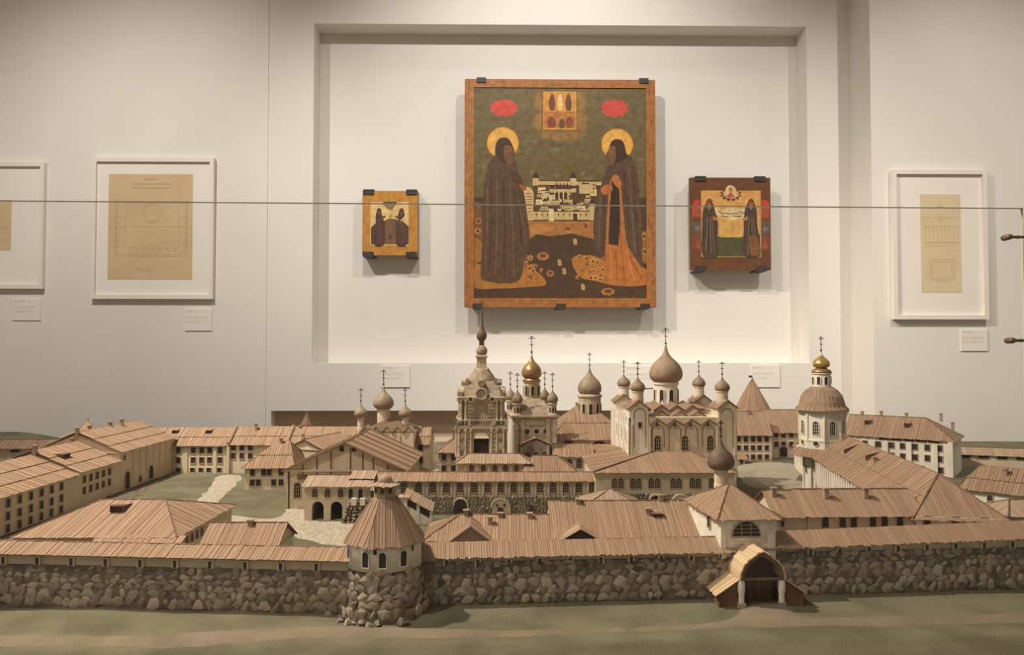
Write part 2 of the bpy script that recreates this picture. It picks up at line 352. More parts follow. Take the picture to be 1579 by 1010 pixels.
# ------------------------------------------------------------------ stones
SV = []
for i in range(7):
    bm = bmesh.new()
    for k in range(15):
        t = R.random() * 2 * PI; u = R.uniform(-1, 1); q = math.sqrt(1 - u * u); s = R.uniform(.85, 1.1)
        bm.verts.new((q * math.cos(t) * s, u * s * .8, q * math.sin(t) * s))
    r_ = bmesh.ops.convex_hull(bm, input=bm.verts)
    bmesh.ops.delete(bm, geom=[e for e in r_['geom_interior'] if isinstance(e, bmesh.types.BMVert)], context='VERTS')
    me = bpy.data.meshes.new('stone'); bm.to_mesh(me); bm.free(); me.materials.append(M['stone']); SV.append(me)
def stone(parent, p, sx, sy, sz, rz=0, tilt=0):
    o = link('stone', R.choice(SV), parent); o.location = p; o.rotation_euler = (R.uniform(-.2, .2), R.uniform(-.35, .35) + tilt, rz); o.scale = (sx, sy, sz); return o
def rough(mb, a, b, z0, z1, nx, nz, amp, thick, lean=0):
    # uneven slab of mortar from a to b (2D), front face displaced
    a, b = Vector(a), Vector(b); d = (b - a); n = Vector((d.y, -d.x)).normalized()
    vs = []; fs = []
    for j in range(nz + 1):
        for i in range(nx + 1):
            p = a + d * (i / nx); q = z0 + (z1 - z0) * j / nz
            off = amp * noise.noise(Vector((p.x * 60, p.y * 60, q * 60))) + lean * (1 - j / nz)
            vs.append((p.x + n.x * off, p.y + n.y * off, q))
    for j in range(nz):
        for i in range(nx): k = j * (nx + 1) + i; fs.append((k, k + 1, k + nx + 2, k + nx + 1))
    mb.raw(vs, fs)
    mb.prism([(a.x, a.y, z0), (b.x, b.y, z0), (b.x, b.y, z1), (a.x, a.y, z1)], (-n.x * thick, -n.y * thick, 0))
def rubble(mb, a, b, z0, z1, size, out=.001):
    # many small stones joined: too small to pick apart one by one
    a, b = Vector(a), Vector(b); d = b - a; L = d.length; n = Vector((d.y, -d.x)).normalized(); u = d.normalized()
    z = z0; r = 0
    while z < z1:
        hh = size * R.uniform(.6, .9); x = R.uniform(0, size)
        while x < L:
            w = size * R.uniform(.8, 1.5); me = R.choice(SV)
            c = a + u * x + n * out; zz = z + hh / 2 + R.uniform(-.1, .1) * size
            th = R.uniform(-.4, .4)
            vs = []
            for v in me.vertices:
                lx, ly, lz = v.co.x * w * .5, v.co.y * size * .3, v.co.z * hh * .56
                lx, lz = lx * math.cos(th) - lz * math.sin(th), lx * math.sin(th) + lz * math.cos(th)
                vs.append((c.x + u.x * lx - n.x * ly, c.y + u.y * lx - n.y * ly, zz + lz))
            mb.raw(vs, [list(p.vertices) for p in me.polygons]); x += w * 1.0
        z += hh
# =================================================================== THE ROOM
WA = math.radians(.9); WY = 4.6
def W(u, d, z): return Vector((u * math.cos(WA) - d * math.sin(WA), WY + u * math.sin(WA) + d * math.cos(WA), z))
def wpt(px, py, d=0.0):
    """pixel -> (u, z) on the wall plane at depth offset d"""
    r = ray(px, py); n = Vector((-math.sin(WA), math.cos(WA), 0)); p0 = W(0, d, 0)
    k = (p0 - Vector((0, 0, EYE))).dot(n) / r.dot(n); p = Vector((0, 0, EYE)) + r * k
    return (p - W(0, d, 0)).dot(Vector((math.cos(WA), math.sin(WA), 0))), p.z
WR = dict(loc=(0, WY, 0), rz=WA)
FZ, CZ = -1.0, 3.4
nu0, nz1 = wpt(484.5, 36); nu1, _ = wpt(1243, 40); nz0 = wpt(860, 560)[1]; ND = .16
ul, ur = wpt(410, 600)[0], wpt(1311, 300)[0]; SF = -.27; SFL = -.006
rb0, rbz = wpt(418, 633.5); rb1 = ur - .02; RD = .12
m = MB()
def wq(u0, u1, z0, z1, d=0.): m.face([(u0, d, z0), (u1, d, z0), (u1, d, z1), (u0, d, z1)])
wq(ul - .3, nu0, rbz, CZ); wq(nu1, ur + .3, rbz, CZ); wq(nu0, nu1, nz1, CZ); wq(nu0, nu1, rbz, nz0); wq(ul - .3, rb0, FZ, rbz); wq(rb1, ur + .3, FZ, rbz)
wq(nu0, nu1, nz0, nz1, ND); D_ = ND
m.face([(nu0, 0, nz0), (nu0, D_, nz0), (nu0, D_, nz1), (nu0, 0, nz1)]); m.face([(nu1, 0, nz0), (nu1, D_, nz0), (nu1, D_, nz1), (nu1, 0, nz1)])
m.face([(nu0, 0, nz1), (nu1, 0, nz1), (nu1, D_, nz1), (nu0, D_, nz1)]); m.face([(nu0, 0, nz0), (nu1, 0, nz0), (nu1, D_, nz0), (nu0, D_, nz0)])
m.face([(rb0, 0, rbz), (rb1, 0, rbz), (rb1, RD, rbz), (rb0, RD, rbz)])
m.face([(rb0, 0, FZ), (rb0, RD, FZ), (rb0, RD, rbz), (rb0, 0, rbz)]); m.face([(rb1, 0, FZ), (rb1, RD, FZ), (rb1, RD, rbz), (rb1, 0, rbz)])
m.build('wall_back', 'paint', kind='structure', **WR)
m = MB(); m.box(rb0, rb1, RD, RD + .05, FZ, rbz); m.build('recess_back_1', 'plinth', kind='structure', **WR)  # back of the low recess, bounce light put into its colour
m = MB(); m.box(-4.5, ul, SFL, .3, FZ, CZ); m.build('wall_left', 'paint', kind='structure', **WR)
m = MB(); m.box(ur, 4.5, SF, .3, FZ, CZ); m.build('wall_right', 'paint', kind='structure', **WR)
m = MB(); m.box(-4.6, 4.6, -2.5, 5.1, FZ - .05, FZ); m.build('floor', 'floor', kind='structure')
m = MB(); m.box(-4.6, 4.6, -2.5, 5.1, CZ, CZ + .05); m.build('ceiling', 'paint', kind='structure')
# lamps under the ceiling, one housing each
for i, l in enumerate(LAMPS):
    loc, tgt = Vector(l[0]), Vector(l[1]); d = (tgt - loc).normalized()
    lab = ['black spot lamp under the ceiling aimed down at the model', 'added fill lamp under the ceiling lighting the model from the visitor side', 'black spot lamp under the ceiling aimed at the large icon', 'black spot lamp under the ceiling aimed at the brown icon',
           'black spot lamp under the ceiling aimed at the large framed plan', 'black spot lamp under the ceiling aimed at the narrow framed drawing', 'black spot lamp under the ceiling close to the niche top'][i]
    r = thing('ceiling_spot_lamp', lab, 'lamp', loc, 0, 'spot lamps under the ceiling')
    m = MB(); q = d.to_track_quat('Z', 'Y').to_matrix()
    mb = MB(); mb.lathe([(.03, -.14), (.055, -.10), (.06, -.02)], 0, 0, 16); m.raw([q @ Vector(v) for v in mb.v], [f for f in mb.f[:-1]])
    m.build('housing', 'lamp', r)
    m = MB(); m.tube(-d * .1, (-d.x * .1, -d.y * .1, CZ - loc.z), .012, 8); m.build('stem', 'lamp', r)

# ------------------------------------------------------------------ framed drawings on the side walls
def rect_on(px0, py0, px1, py1, d):
    cx, cyy = (px0 + px1) / 2, (py0 + py1) / 2
    u0 = wpt(px0, cyy, d)[0]; u1 = wpt(px1, cyy, d)[0]; z1 = wpt(cx, py0, d)[1]; z0 = wpt(cx, py1, d)[1]; return u0, u1, z0, z1
def framed(label, box, paper, pm, d, lines):
    u0, u1, z0, z1 = rect_on(*box, d - .03); o = W((u0 + u1) / 2, d, z0)
    r = thing('framed_drawing', label, 'framed picture', o, WA, 'framed drawings on the gallery walls')
    w, h = u1 - u0, z1 - z0; fw = .024
    m = MB()
    for a in ((-w / 2, -w / 2 + fw, 0, h), (w / 2 - fw, w / 2, 0, h), (-w / 2 + fw, w / 2 - fw, 0, fw), (-w / 2 + fw, w / 2 - fw, h - fw, h)): m.box(a[0], a[1], -.034, 0, a[2], a[3])
    m.build('frame', 'fwhite', r)
    m = MB(); m.box(-w / 2 + fw, w / 2 - fw, -.016, -.004, fw, h - fw); m.build('mat_board', 'mat', r)
    pu0, pu1, pz0, pz1 = rect_on(*paper, d - .016); c = (u0 + u1) / 2
    m = MB(); m.box(pu0 - c, pu1 - c, -.0175, -.0155, pz0 - z0, pz1 - z0); p = m.build('paper', pm, r)
    m = MB(); pw, ph = pu1 - pu0, pz1 - pz0
    def L(x0, y0, x1, y1, t=.0016):
        a = Vector((pu0 - c + x0 * pw, -.0179, pz1 - z0 - y0 * ph)); b = Vector((pu0 - c + x1 * pw, -.0179, pz1 - z0 - y1 * ph))
        dd = (b - a).normalized(); q = Vector((-dd.z, 0, dd.x)) * t / 2; m.face([a - q, b - q, b + q, a + q])
    lines(L); m.build('drawing', 'pencil', p)
    return r
def dashes(L, x0, x1, y, n, t=.004):
    x = x0
    while x < x1:
        w = R.uniform(.5, 1.3) * (x1 - x0) / n; L(x, y, min(x + w * .75, x1), y, t); x += w
def plan_lines(L):
    dashes(L, .42, .58, .05, 4, .010); dashes(L, .28, .74, .095, 22, .007); dashes(L, .28, .74, .132, 20, .007)
    for a in ((.08, .26, .95, .26), (.08, .275, .95, .275), (.09, .26, .09, .78), (.10, .28, .10, .76), (.94, .26, .94, .78), (.92, .28, .92, .76), (.09, .78, .94, .78), (.10, .765, .92, .765), (.2, .42, .2, .70), (.84, .42, .84, .70), (.2, .70, .84, .70), (.0, .5, 1, .5), (.21, .27, .21, .41), (.1, .41, .21, .41), (.83, .27, .83, .41), (.83, .41, .92, .41)): L(*a, .0022)
    for rr in (.115, .10):
        for i in range(24):
            t0, t1 = 2 * PI * i / 24, 2 * PI * (i + 1) / 24; k = 129 / 160.
            L(.52 + rr * math.cos(t0), .37 + rr * k * math.sin(t0), .52 + rr * math.cos(t1), .37 + rr * k * math.sin(t1), .002)
    for i in range(7): x = .24 + i * .09; L(x, .715, x + .03, .73, .004)
    for i in range(8): y = .3 + i * .055; L(.07, y, .13, y, .003); L(.91, y, .95, y, .003)
    L(.34, .9, .55, .9, .003); dashes(L, .38, .5, .92, 5, .003)
def elev_lines(L):
    L(.0, .24, 1, .24); 
    for y in (.33, .49, .50, .53): L(.08, y, .95, y, .002)
    for i in range(9): x = .12 + i * .1; L(x, .33, x, .49, .0015); L(x, .36, x + .05, .36, .0015)
    for i in range(8): a = i * PI / 4; L(.5 + .05 * math.cos(a), .25 + .02 * math.sin(a), .5 + .05 * math.cos(a + .7), .25 + .02 * math.sin(a + .7), .002)
    L(.45, .10, .55, .10, .003); L(.4, .13, .6, .13, .003)
    for a in ((.22, .67, .82, .67), (.22, .87, .82, .87), (.22, .67, .22, .87), (.82, .67, .82, .87), (.28, .695, .76, .695), (.28, .85, .76, .85), (.28, .695, .28, .85), (.76, .695, .76, .85), (.35, .885, .7, .885)): L(*a, .002)
def half_lines(L):
    for y in (.2, .4, .55, .57, .8): L(.05, y, .95, y, .0015)
framed('white framed drawing on tan paper, cut off by the photo edge', (-118, 250, 67, 445), (-60, 308, 17.5, 386), 'paper', SFL, half_lines)
framed('large white framed building plan on square tan paper', (141, 243, 329, 461), (167, 268.5, 297, 431), 'paper', SFL, plan_lines)
framed('narrow white framed drawing on a tall pale paper strip', (1377, 262, 1523, 492.5), (1419.5, 299.5, 1481.5, 451), 'paperlight', SF, elev_lines)
def plate(label, box, d):
    u0, u1, z0, z1 = rect_on(*box, d); r = thing('caption_plate', label, 'label', W((u0 + u1) / 2, d, z0), WA, 'caption plates on the gallery walls')
    w, h = (u1 - u0) / 2, z1 - z0
    m = MB(); m.box(-w, w, -.007, 0, 0, h); m.build('card', 'mat', r)
    m = MB()
    for y, n in ((.9, .35), (.84, .4), (.62, .8), (.56, .75), (.42, .8), (.36, .5)):
        x = -w * .92
        while x < -w * .92 + 2 * w * .92 * n:
            k = R.uniform(.006, .02); m.face([(x, -.0073, h * y), (x + k, -.0073, h * y), (x + k, -.0073, h * y + .004), (x, -.0073, h * y + .004)]); x += k + .004
    m.build('caption_print', 'print', r, kind='stuff')
plate('small white caption plate under the cut-off framed drawing', (20.5, 461, 63.5, 494), SFL)
plate('small white caption plate below the large framed plan', (286, 476.5, 327, 510), SFL)
plate('small white caption plate below the narrow framed drawing', (1481, 508.5, 1522, 541), SF)
plate('white caption plate under the niche behind the three-domed church', (588, 563.5, 632, 597), 0)
plate('white caption plate under the niche behind the big cathedral dome', (964, 564, 1009, 598), 0)
plate('white caption plate under the niche near the conical tower roof', (1158, 563, 1202, 597), 0)

# ------------------------------------------------------------------ icons
def lin(c): return tuple(((x / 255.) / 12.92 if x / 255. < .04045 else ((x / 255. + .055) / 1.055) ** 2.4) for x in c)
def smooth_poly(P, n=5):
    out = []; k = len(P)
    for i in range(k):
        p0, p1, p2, p3 = (Vector(P[(i + j - 1) % k]) for j in range(4))
        for s in range(n):
            t = s / n; out.append(tuple(.5 * ((2 * p1) + (p2 - p0) * t + (2 * p0 - 5 * p1 + 4 * p2 - p3) * t * t + (3 * p1 - p0 - 3 * p2 + p3) * t ** 3)))
    return out
class Paint:
    def __init__(s): s.l = []
    def poly(s, P, c, sm=False): s.l.append((smooth_poly(P) if sm else P, c))
    def rect(s, a, b, c, d, col): s.poly([(a, b), (c, b), (c, d), (a, d)], col)
    def disc(s, x, y, rx, col, ry=None, n=28): s.poly([(x + rx * math.cos(2 * PI * i / n), y + (ry or rx) * math.sin(2 * PI * i / n)) for i in range(n)], col)
    def scal(s, x, y, rx, ry, col, n=10, dep=.14): s.poly([(x + rx * (1 - dep * abs(math.cos(n * t / 2))) * math.cos(t), y + ry * (1 - dep * abs(math.cos(n * t / 2))) * math.sin(t)) for t in [2 * PI * i / 80 for i in range(80)]], col)
    def line(s, P, w, col):
        for a, b in zip(P, P[1:]):
            a, b = Vector(a), Vector(b); q = (b - a).orthogonal().normalized() * w / 2 if (b - a).length else Vector((0, 0)); s.poly([tuple(a - q), tuple(b - q), tuple(b + q), tuple(a + q)], col)
    def build(s, fn, parent, y0, name='painted_scene'):
        me = bpy.data.meshes.new(name); vs = []; fs = []; cs = []
        bb = [(min(p[0] for p in P), max(p[0] for p in P), min(p[1] for p in P), max(p[1] for p in P)) for P, c in s.l]; lay = []
        for i, (a, b, c_, d_) in enumerate(bb): lay.append(1 + max([lay[j] for j in range(i) if bb[j][0] < b and bb[j][1] > a and bb[j][2] < d_ and bb[j][3] > c_], default=-1))
        for i, (P, c) in enumerate(s.l):
            o = len(vs); y = y0 - .0001 - lay[i] * .00004
            Q = [fn(p) for p in P]; ar = sum(Q[j][0] * Q[(j + 1) % len(Q)][1] - Q[(j + 1) % len(Q)][0] * Q[j][1] for j in range(len(Q)))
            if ar < 0: Q = Q[::-1]
            vs += [(u, y, z) for u, z in Q]; fs.append(list(range(o, o + len(Q)))); cs.append(lin(c))
        me.from_pydata(vs, [], fs); ca = me.color_attributes.new('col', 'FLOAT_COLOR', 'CORNER')
        for p in me.polygons:
            for li in p.loop_indices: ca.data[li].color = (*cs[p.index], 1)
        me.materials.append(M['tempera']); return link(name, me, parent)
def icon(label, box, d, thick, recess, clips, draw, sc, off, board='edgeboard', cl=.055):
    u0, u1, z0, z1 = rect_on(*box, d); r = thing('icon_panel', label, 'icon', W((u0 + u1) / 2, d, z0), WA, 'icons hung in the niche')
    w, h = u1 - u0, z1 - z0; m = MB()
    if recess:
        a, b, c, e = recess
        X = [-w / 2, -w / 2 + a * w, w / 2 - b * w, w / 2]; Z = [0, c * h, h - e * h, h]
        m.box(X[0], X[1], 0, thick, 0, h); m.box(X[2], X[3], 0, thick, 0, h); m.box(X[1], X[2], 0, thick, Z[0], Z[1]); m.box(X[1], X[2], 0, thick, Z[2], Z[3]); m.box(X[1], X[2], .006, thick, Z[1], Z[2])
    else: m.box(-w / 2, w / 2, 0, thick, 0, h)
    m.build('board', board, r)
    bw, bh = box[2] - box[0], box[3] - box[1]
    P, Pr = Paint(), Paint(); draw(P, Pr)
    fn = lambda p: (((p[0] * sc + off[0]) - box[0]) / bw * w - w / 2, h - ((p[1] * sc + off[1]) - box[1]) / bh * h)
    Pr.build(fn, r, -.0002, 'painted_border'); P.build(fn, r, (.0058 if recess else -.002))
    for (fx, top) in clips:
        m = MB(); x = -w / 2 + fx * w; ww = cl / 2; zz = h if top else 0; s = 1 if top else -1
        m.box(x - ww, x + ww, -.006, ND - d, min(zz, zz + s * .008), max(zz, zz + s * .008)); m.box(x - ww, x + ww, -.008, -.004, min(zz - s * .022, zz + s * .008), max(zz - s * .022, zz + s * .008))
        m.build('hanging_clip', 'clip', r)
    return r
def draw_big(P, B):
    # crop frame: 855 x 1010 for photo 700..1030 x 110..500
    br = (160, 104, 55)
    for a in ((42, 35, 80, 942), (768, 35, 806, 942), (42, 35, 806, 66), (42, 906, 806, 942)): B.rect(*a, br)
    for i in range(60):
        x = R.uniform(46, 800); y = R.choice([R.uniform(38, 62), R.uniform(910, 938)]); B.rect(x, y, min(805, x + R.uniform(6, 40)), y + R.uniform(2, 5), R.choice([(146, 92, 47), (174, 116, 62), (134, 84, 44), (166, 108, 54)]))
    for i in range(60):
        y = R.uniform(40, 930); x = R.choice([R.uniform(45, 70), R.uniform(772, 796)]); B.rect(x, y, x + R.uniform(2, 6), y + R.uniform(8, 50), R.choice([(146, 92, 47), (174, 118, 64), (134, 84, 44)]))
    P.rect(76, 64, 772, 910, (106, 93, 58)); 
    for i in range(70): P.scal(R.uniform(85, 765), R.uniform(75, 500), R.uniform(6, 26), R.uniform(4, 12), R.choice([(98, 86, 54), (114, 100, 62), (120, 106, 68), (94, 84, 54)]), 6)
    P.rect(76, 505, 772, 910, (78, 58, 40))
    P.poly([(80, 520), (110, 530), (115, 640), (105, 760), (80, 770)], (120, 80, 42)); P.poly([(80, 660), (120, 690), (110, 760), (80, 770)], (160, 105, 50)); P.poly([(745, 640), (772, 640), (772, 770), (745, 760)], (150, 98, 50))
    for x, y in ((97, 600), (95, 640), (762, 720), (760, 660)): P.scal(x, y, 14, 14, (176, 128, 72)); P.disc(x, y, 7, (100, 66, 38))
    P.poly([(80, 770), (150, 790), (260, 780), (330, 800), (368, 850), (300, 862), (180, 868), (80, 862)], (168, 112, 54), True)
    P.poly([(470, 750), (540, 735), (620, 760), (720, 770), (774, 800), (774, 850), (660, 858), (560, 838), (500, 820)], (172, 112, 54), True)
    P.poly([(290, 598), (560, 598), (560, 672), (470, 648), (430, 655), (380, 660), (330, 652), (290, 680)], (168, 112, 60)); P.poly([(300, 622), (340, 610), (400, 618), (380, 640), (320, 650)], (184, 128, 72), True)
    # clouds and the framed vision on top
    for (x, y, a, b) in ((345, 120, 32, 50), (505, 120, 32, 50), (345, 200, 34, 50), (505, 200, 34, 50), (380, 252, 42, 24), (470, 252, 42, 24), (425, 262, 50, 22)): P.scal(x, y, a, b, (128, 98, 56), 9, .12); P.scal(x, y, a * .75, b * .75, (142, 108, 60), 8, .12)
    P.rect(352, 78, 494, 238, (120, 78, 34)); P.rect(356, 80, 490, 234, (196, 140, 62)); P.rect(362, 160, 486, 226, (176, 112, 56))
    for (x, y, a, b, c) in ((392, 120, 12, 34, (110, 62, 34)), (424, 118, 11, 34, (222, 184, 120)), (458, 120, 12, 34, (104, 66, 38)), (390, 200, 16, 24, (126, 62, 36)), (432, 205, 12, 20, (96, 72, 40)), (462, 200, 15, 24, (134, 74, 40))): P.poly([(x, y - b), (x + a, y), (x + a * .7, y + b), (x - a * .7, y + b), (x - a, y)], c, True); P.disc(x, y - b, 6, (206, 150, 76)); P.disc(x, y - b + 1, 3.2, (110, 70, 40))
    for x, y in ((200, 147), (643, 147)): P.scal(x, y, 60, 38, (196, 74, 60), 10, .16)
    # monastery in the middle, behind its wall
    P.poly([(318, 436), (590, 436), (570, 600), (300, 600)], (90, 66, 46)); cream = (200, 172, 120); dk = (72, 52, 38)
    P.poly([(330, 440), (590, 442), (588, 456), (332, 454)], cream)
    for i in range(42):
        x, y = R.uniform(322, 552), R.uniform(450, 556); w, h = R.uniform(14, 36), R.uniform(14, 26)
        P.rect(x, y, x + w, y + h, R.choice([cream, (200, 172, 116), (222, 198, 146)])); P.poly([(x - 2, y), (x + w + 2, y), (x + w * .75, y - h * .4), (x + w * .25, y - h * .4)], R.choice([dk, (96, 66, 44), (120, 84, 54)]))
        for k in range(int(w // 9)): P.rect(x + 4 + k * 9, y + h * .4, x + 7 + k * 9, y + h * .75, dk)
    P.rect(400, 472, 458, 512, cream)
    for k in range(3): P.poly([(404 + k * 18, 512), (416 + k * 18, 512), (416 + k * 18, 488), (410 + k * 18, 482), (404 + k * 18, 488)], dk)
    for x in (410, 424, 438, 452, 520, 535, 470): P.poly([(x - 6, 470), (x + 6, 470), (x, 440)], dk)
    P.rect(500, 452, 555, 490, cream)
    for x, y in ((326, 432), (476, 432)): P.rect(x - 12, y - 4, x + 12, y + 26, cream); P.poly([(x - 16, y - 4), (x + 16, y - 4), (x, y - 32)], dk)
    P.rect(292, 560, 566, 594, cream); P.line([(292, 560), (566, 560)], 4, dk)
    for x in range(305, 560, 22): P.rect(x, 568, x + 4, 580, dk)
    P.rect(380, 554, 398, 600, (222, 198, 146)); P.rect(540, 530, 564, 596, cream); P.poly([(536, 530), (568, 530), (552, 506)], dk); P.rect(476, 570, 492, 596, dk)
    P.poly([(266, 470), (306, 468), (318, 500), (316, 560), (326, 592), (290, 596), (276, 575), (280, 520)], (206, 176, 120), True)
    for k in range(7): P.line([(286, 490 + k * 12), (312, 489 + k * 12)], 2.5, (120, 88, 56))
    # islets, boats
    for x, y, a, b in ((355, 740, 26, 18), (384, 808, 17, 14), (614, 880, 30, 16), (455, 632, 20, 12), (526, 620, 14, 20)): P.scal(x, y, a, b, (168, 112, 62), 7); P.scal(x, y - 2, a * .55, b * .5, (104, 66, 40), 5)
    for x, y in ((484, 682), (422, 765), (515, 862), (440, 800)): P.poly([(x - 8, y - 12), (x + 5, y - 10), (x + 7, y + 10), (x - 6, y + 10)], (176, 142, 96), True)
    for i in range(34):
        s = R.random() < .5; x, y = (R.uniform(250, 350), R.uniform(735, 830)) if s else (R.uniform(470, 605), R.uniform(735, 830))
        P.scal(x, y, R.uniform(8, 18), R.uniform(7, 13), R.choice([(190, 138, 78), (160, 104, 56), (178, 122, 66)]), 6, .2); P.scal(x + 2, y + 2, 6, 5, R.choice([(96, 62, 38), (120, 78, 46)]), 5)
    # saints
    for hx, hy in ((195, 288), (653, 292)): P.disc(hx, hy, 67, (120, 80, 36)); P.disc(hx, hy, 64, (206, 150, 66)); P.disc(hx, hy, 58, (216, 164, 78))
    robe = (92, 68, 51); hi = (112, 85, 63); sh = (72, 53, 40)
    P.poly([(165, 335), (200, 325), (242, 350), (256, 400), (276, 470), (290, 560), (302, 680), (284, 745), (262, 832), (205, 848), (125, 838), (106, 815), (112, 700), (114, 600), (120, 450), (136, 375)], robe, True)
    for x0, y0, x1, y1, c in ((150, 390, 140, 800, sh), (172, 400, 165, 820, hi), (196, 420, 200, 835, sh), (220, 430, 240, 820, hi), (240, 470, 272, 700, sh), (132, 460, 126, 780, hi), (254, 500, 286, 690, hi)): P.line([(x0, y0), ((x0 + x1) / 2 + 4, (y0 + y1) / 2), (x1, y1)], 5, c)
    P.poly([(235, 400), (262, 415), (280, 462), (262, 470), (235, 440)], (88, 60, 42), True); P.poly([(262, 452), (284, 462), (290, 476), (268, 474)], (150, 98, 54), True)
    P.poly([(164, 330), (168, 290), (185, 268), (212, 268), (230, 290), (242, 330), (232, 372), (205, 372), (180, 352)], (70, 50, 36), True); P.poly([(200, 300), (226, 300), (240, 330), (232, 368), (218, 378), (200, 345)], (110, 78, 50), True); P.poly([(204, 302), (226, 302), (228, 322), (208, 326)], (132, 90, 54), True)
    P.disc(208, 312, 2.5, sh); P.disc(221, 312, 2.5, sh); P.line([(214, 312), (217, 323)], 2, sh)
    P.poly([(640, 350), (690, 330), (726, 372), (738, 450), (746, 560), (752, 700), (745, 788), (716, 740), (690, 690), (640, 760), (600, 740), (560, 700), (560, 560), (580, 480), (606, 400)], robe, True)
    P.poly([(625, 440), (660, 430), (676, 560), (692, 690), (738, 770), (776, 846), (700, 854), (608, 836), (604, 720), (612, 560)], (176, 108, 54), True)
    for x0, y0, x1, y1, c in ((660, 600, 680, 840, (150, 88, 44)), (690, 720, 720, 840, (196, 128, 70)), (625, 700, 628, 830, (198, 130, 72)), (645, 710, 650, 838, (148, 86, 44)), (700, 740, 750, 830, (146, 86, 42))): P.line([(x0, y0), (x1, y1)], 5, c)
    P.poly([(630, 440), (660, 440), (664, 600), (656, 698), (616, 690), (622, 560)], (60, 44, 36)); 
    P.poly([(585, 470), (612, 452), (634, 462), (626, 484), (598, 494)], (172, 108, 58), True); P.poly([(634, 420), (652, 414), (668, 440), (664, 470), (640, 450)], (178, 112, 60), True)
    for x0, y0, x1, y1, c in ((700, 390, 722, 720, hi), (716, 420, 738, 740, sh), (680, 400, 700, 640, sh), (585, 500, 578, 700, hi), (600, 500, 594, 720, sh)): P.line([(x0, y0), (x1, y1)], 5, c)
    P.poly([(612, 345), (622, 300), (634, 276), (655, 270), (676, 280), (686, 310), (690, 345), (664, 362), (630, 372)], (68, 48, 36), True); P.poly([(614, 320), (640, 304), (648, 330), (640, 366), (618, 378), (608, 350)], (112, 82, 54), True); P.poly([(622, 302), (645, 302), (642, 324), (624, 326)], (132, 92, 56), True)
    P.disc(628, 312, 2.5, sh); P.disc(640, 312, 2.5, sh)
    for a in ((76, 64, 772, 68), (76, 64, 80, 910), (768, 64, 772, 910), (76, 906, 772, 910)): P.rect(*a, (60, 42, 28))
def draw_small(P, B):
    # crop 884 x 1010 for photo 530..670 x 270..430
    oc = (186, 130, 58); B.rect(182, 158, 720, 782, oc)
    for i in range(30): x, y = R.uniform(190, 700), R.uniform(165, 770); B.rect(x, y, min(x + R.uniform(10, 60), 718), y + 6, R.choice([(196, 140, 66), (176, 122, 54), (190, 134, 58)]))
    P.rect(258, 262, 634, 690, (214, 172, 104)); P.rect(266, 268, 628, 674, (216, 184, 124))
    P.poly([(384, 262), (514, 262), (494, 310), (470, 338), (440, 340), (412, 320)], (150, 118, 84), True); P.rect(384, 262, 514, 274, (70, 54, 40))
    for k in range(5): P.line([(405 + k * 22, 276), (428 + k * 9, 330)], 4, (96, 74, 54))
    P.poly([(266, 675), (266, 510), (310, 470), (400, 445), (440, 425), (500, 430), (590, 462), (632, 500), (632, 675)], (86, 62, 48)); P.poly([(400, 675), (405, 450), (455, 430), (500, 450), (505, 675)], (116, 86, 60)); P.poly([(440, 620), (455, 560), (474, 620)], (70, 50, 38))
    P.line([(455, 430), (455, 380)], 7, (120, 86, 56)); P.line([(440, 400), (470, 400)], 5, (120, 86, 56))
    for x, s in ((345, 1), (562, -1)): 
        P.poly([(x - 30, 480), (x - 34, 400), (x - 14, 340), (x + 14, 340), (x + 30, 400), (x + 40 * s + 12, 480), (x + 50, 675), (x - 48, 675)], (78, 54, 46), True); P.disc(x, 348, 22, (92, 60, 40), 26); P.poly([(x - 12, 362), (x + 12, 362), (x, 400)], (128, 92, 62)); P.poly([(x + s * 30, 400), (x + s * 66, 398), (x + s * 60, 416), (x + s * 30, 430)], (104, 72, 50))
        for k in (-24, -6, 12, 30): P.line([(x + k * .6, 430), (x + k, 670)], 5, (96, 70, 58))
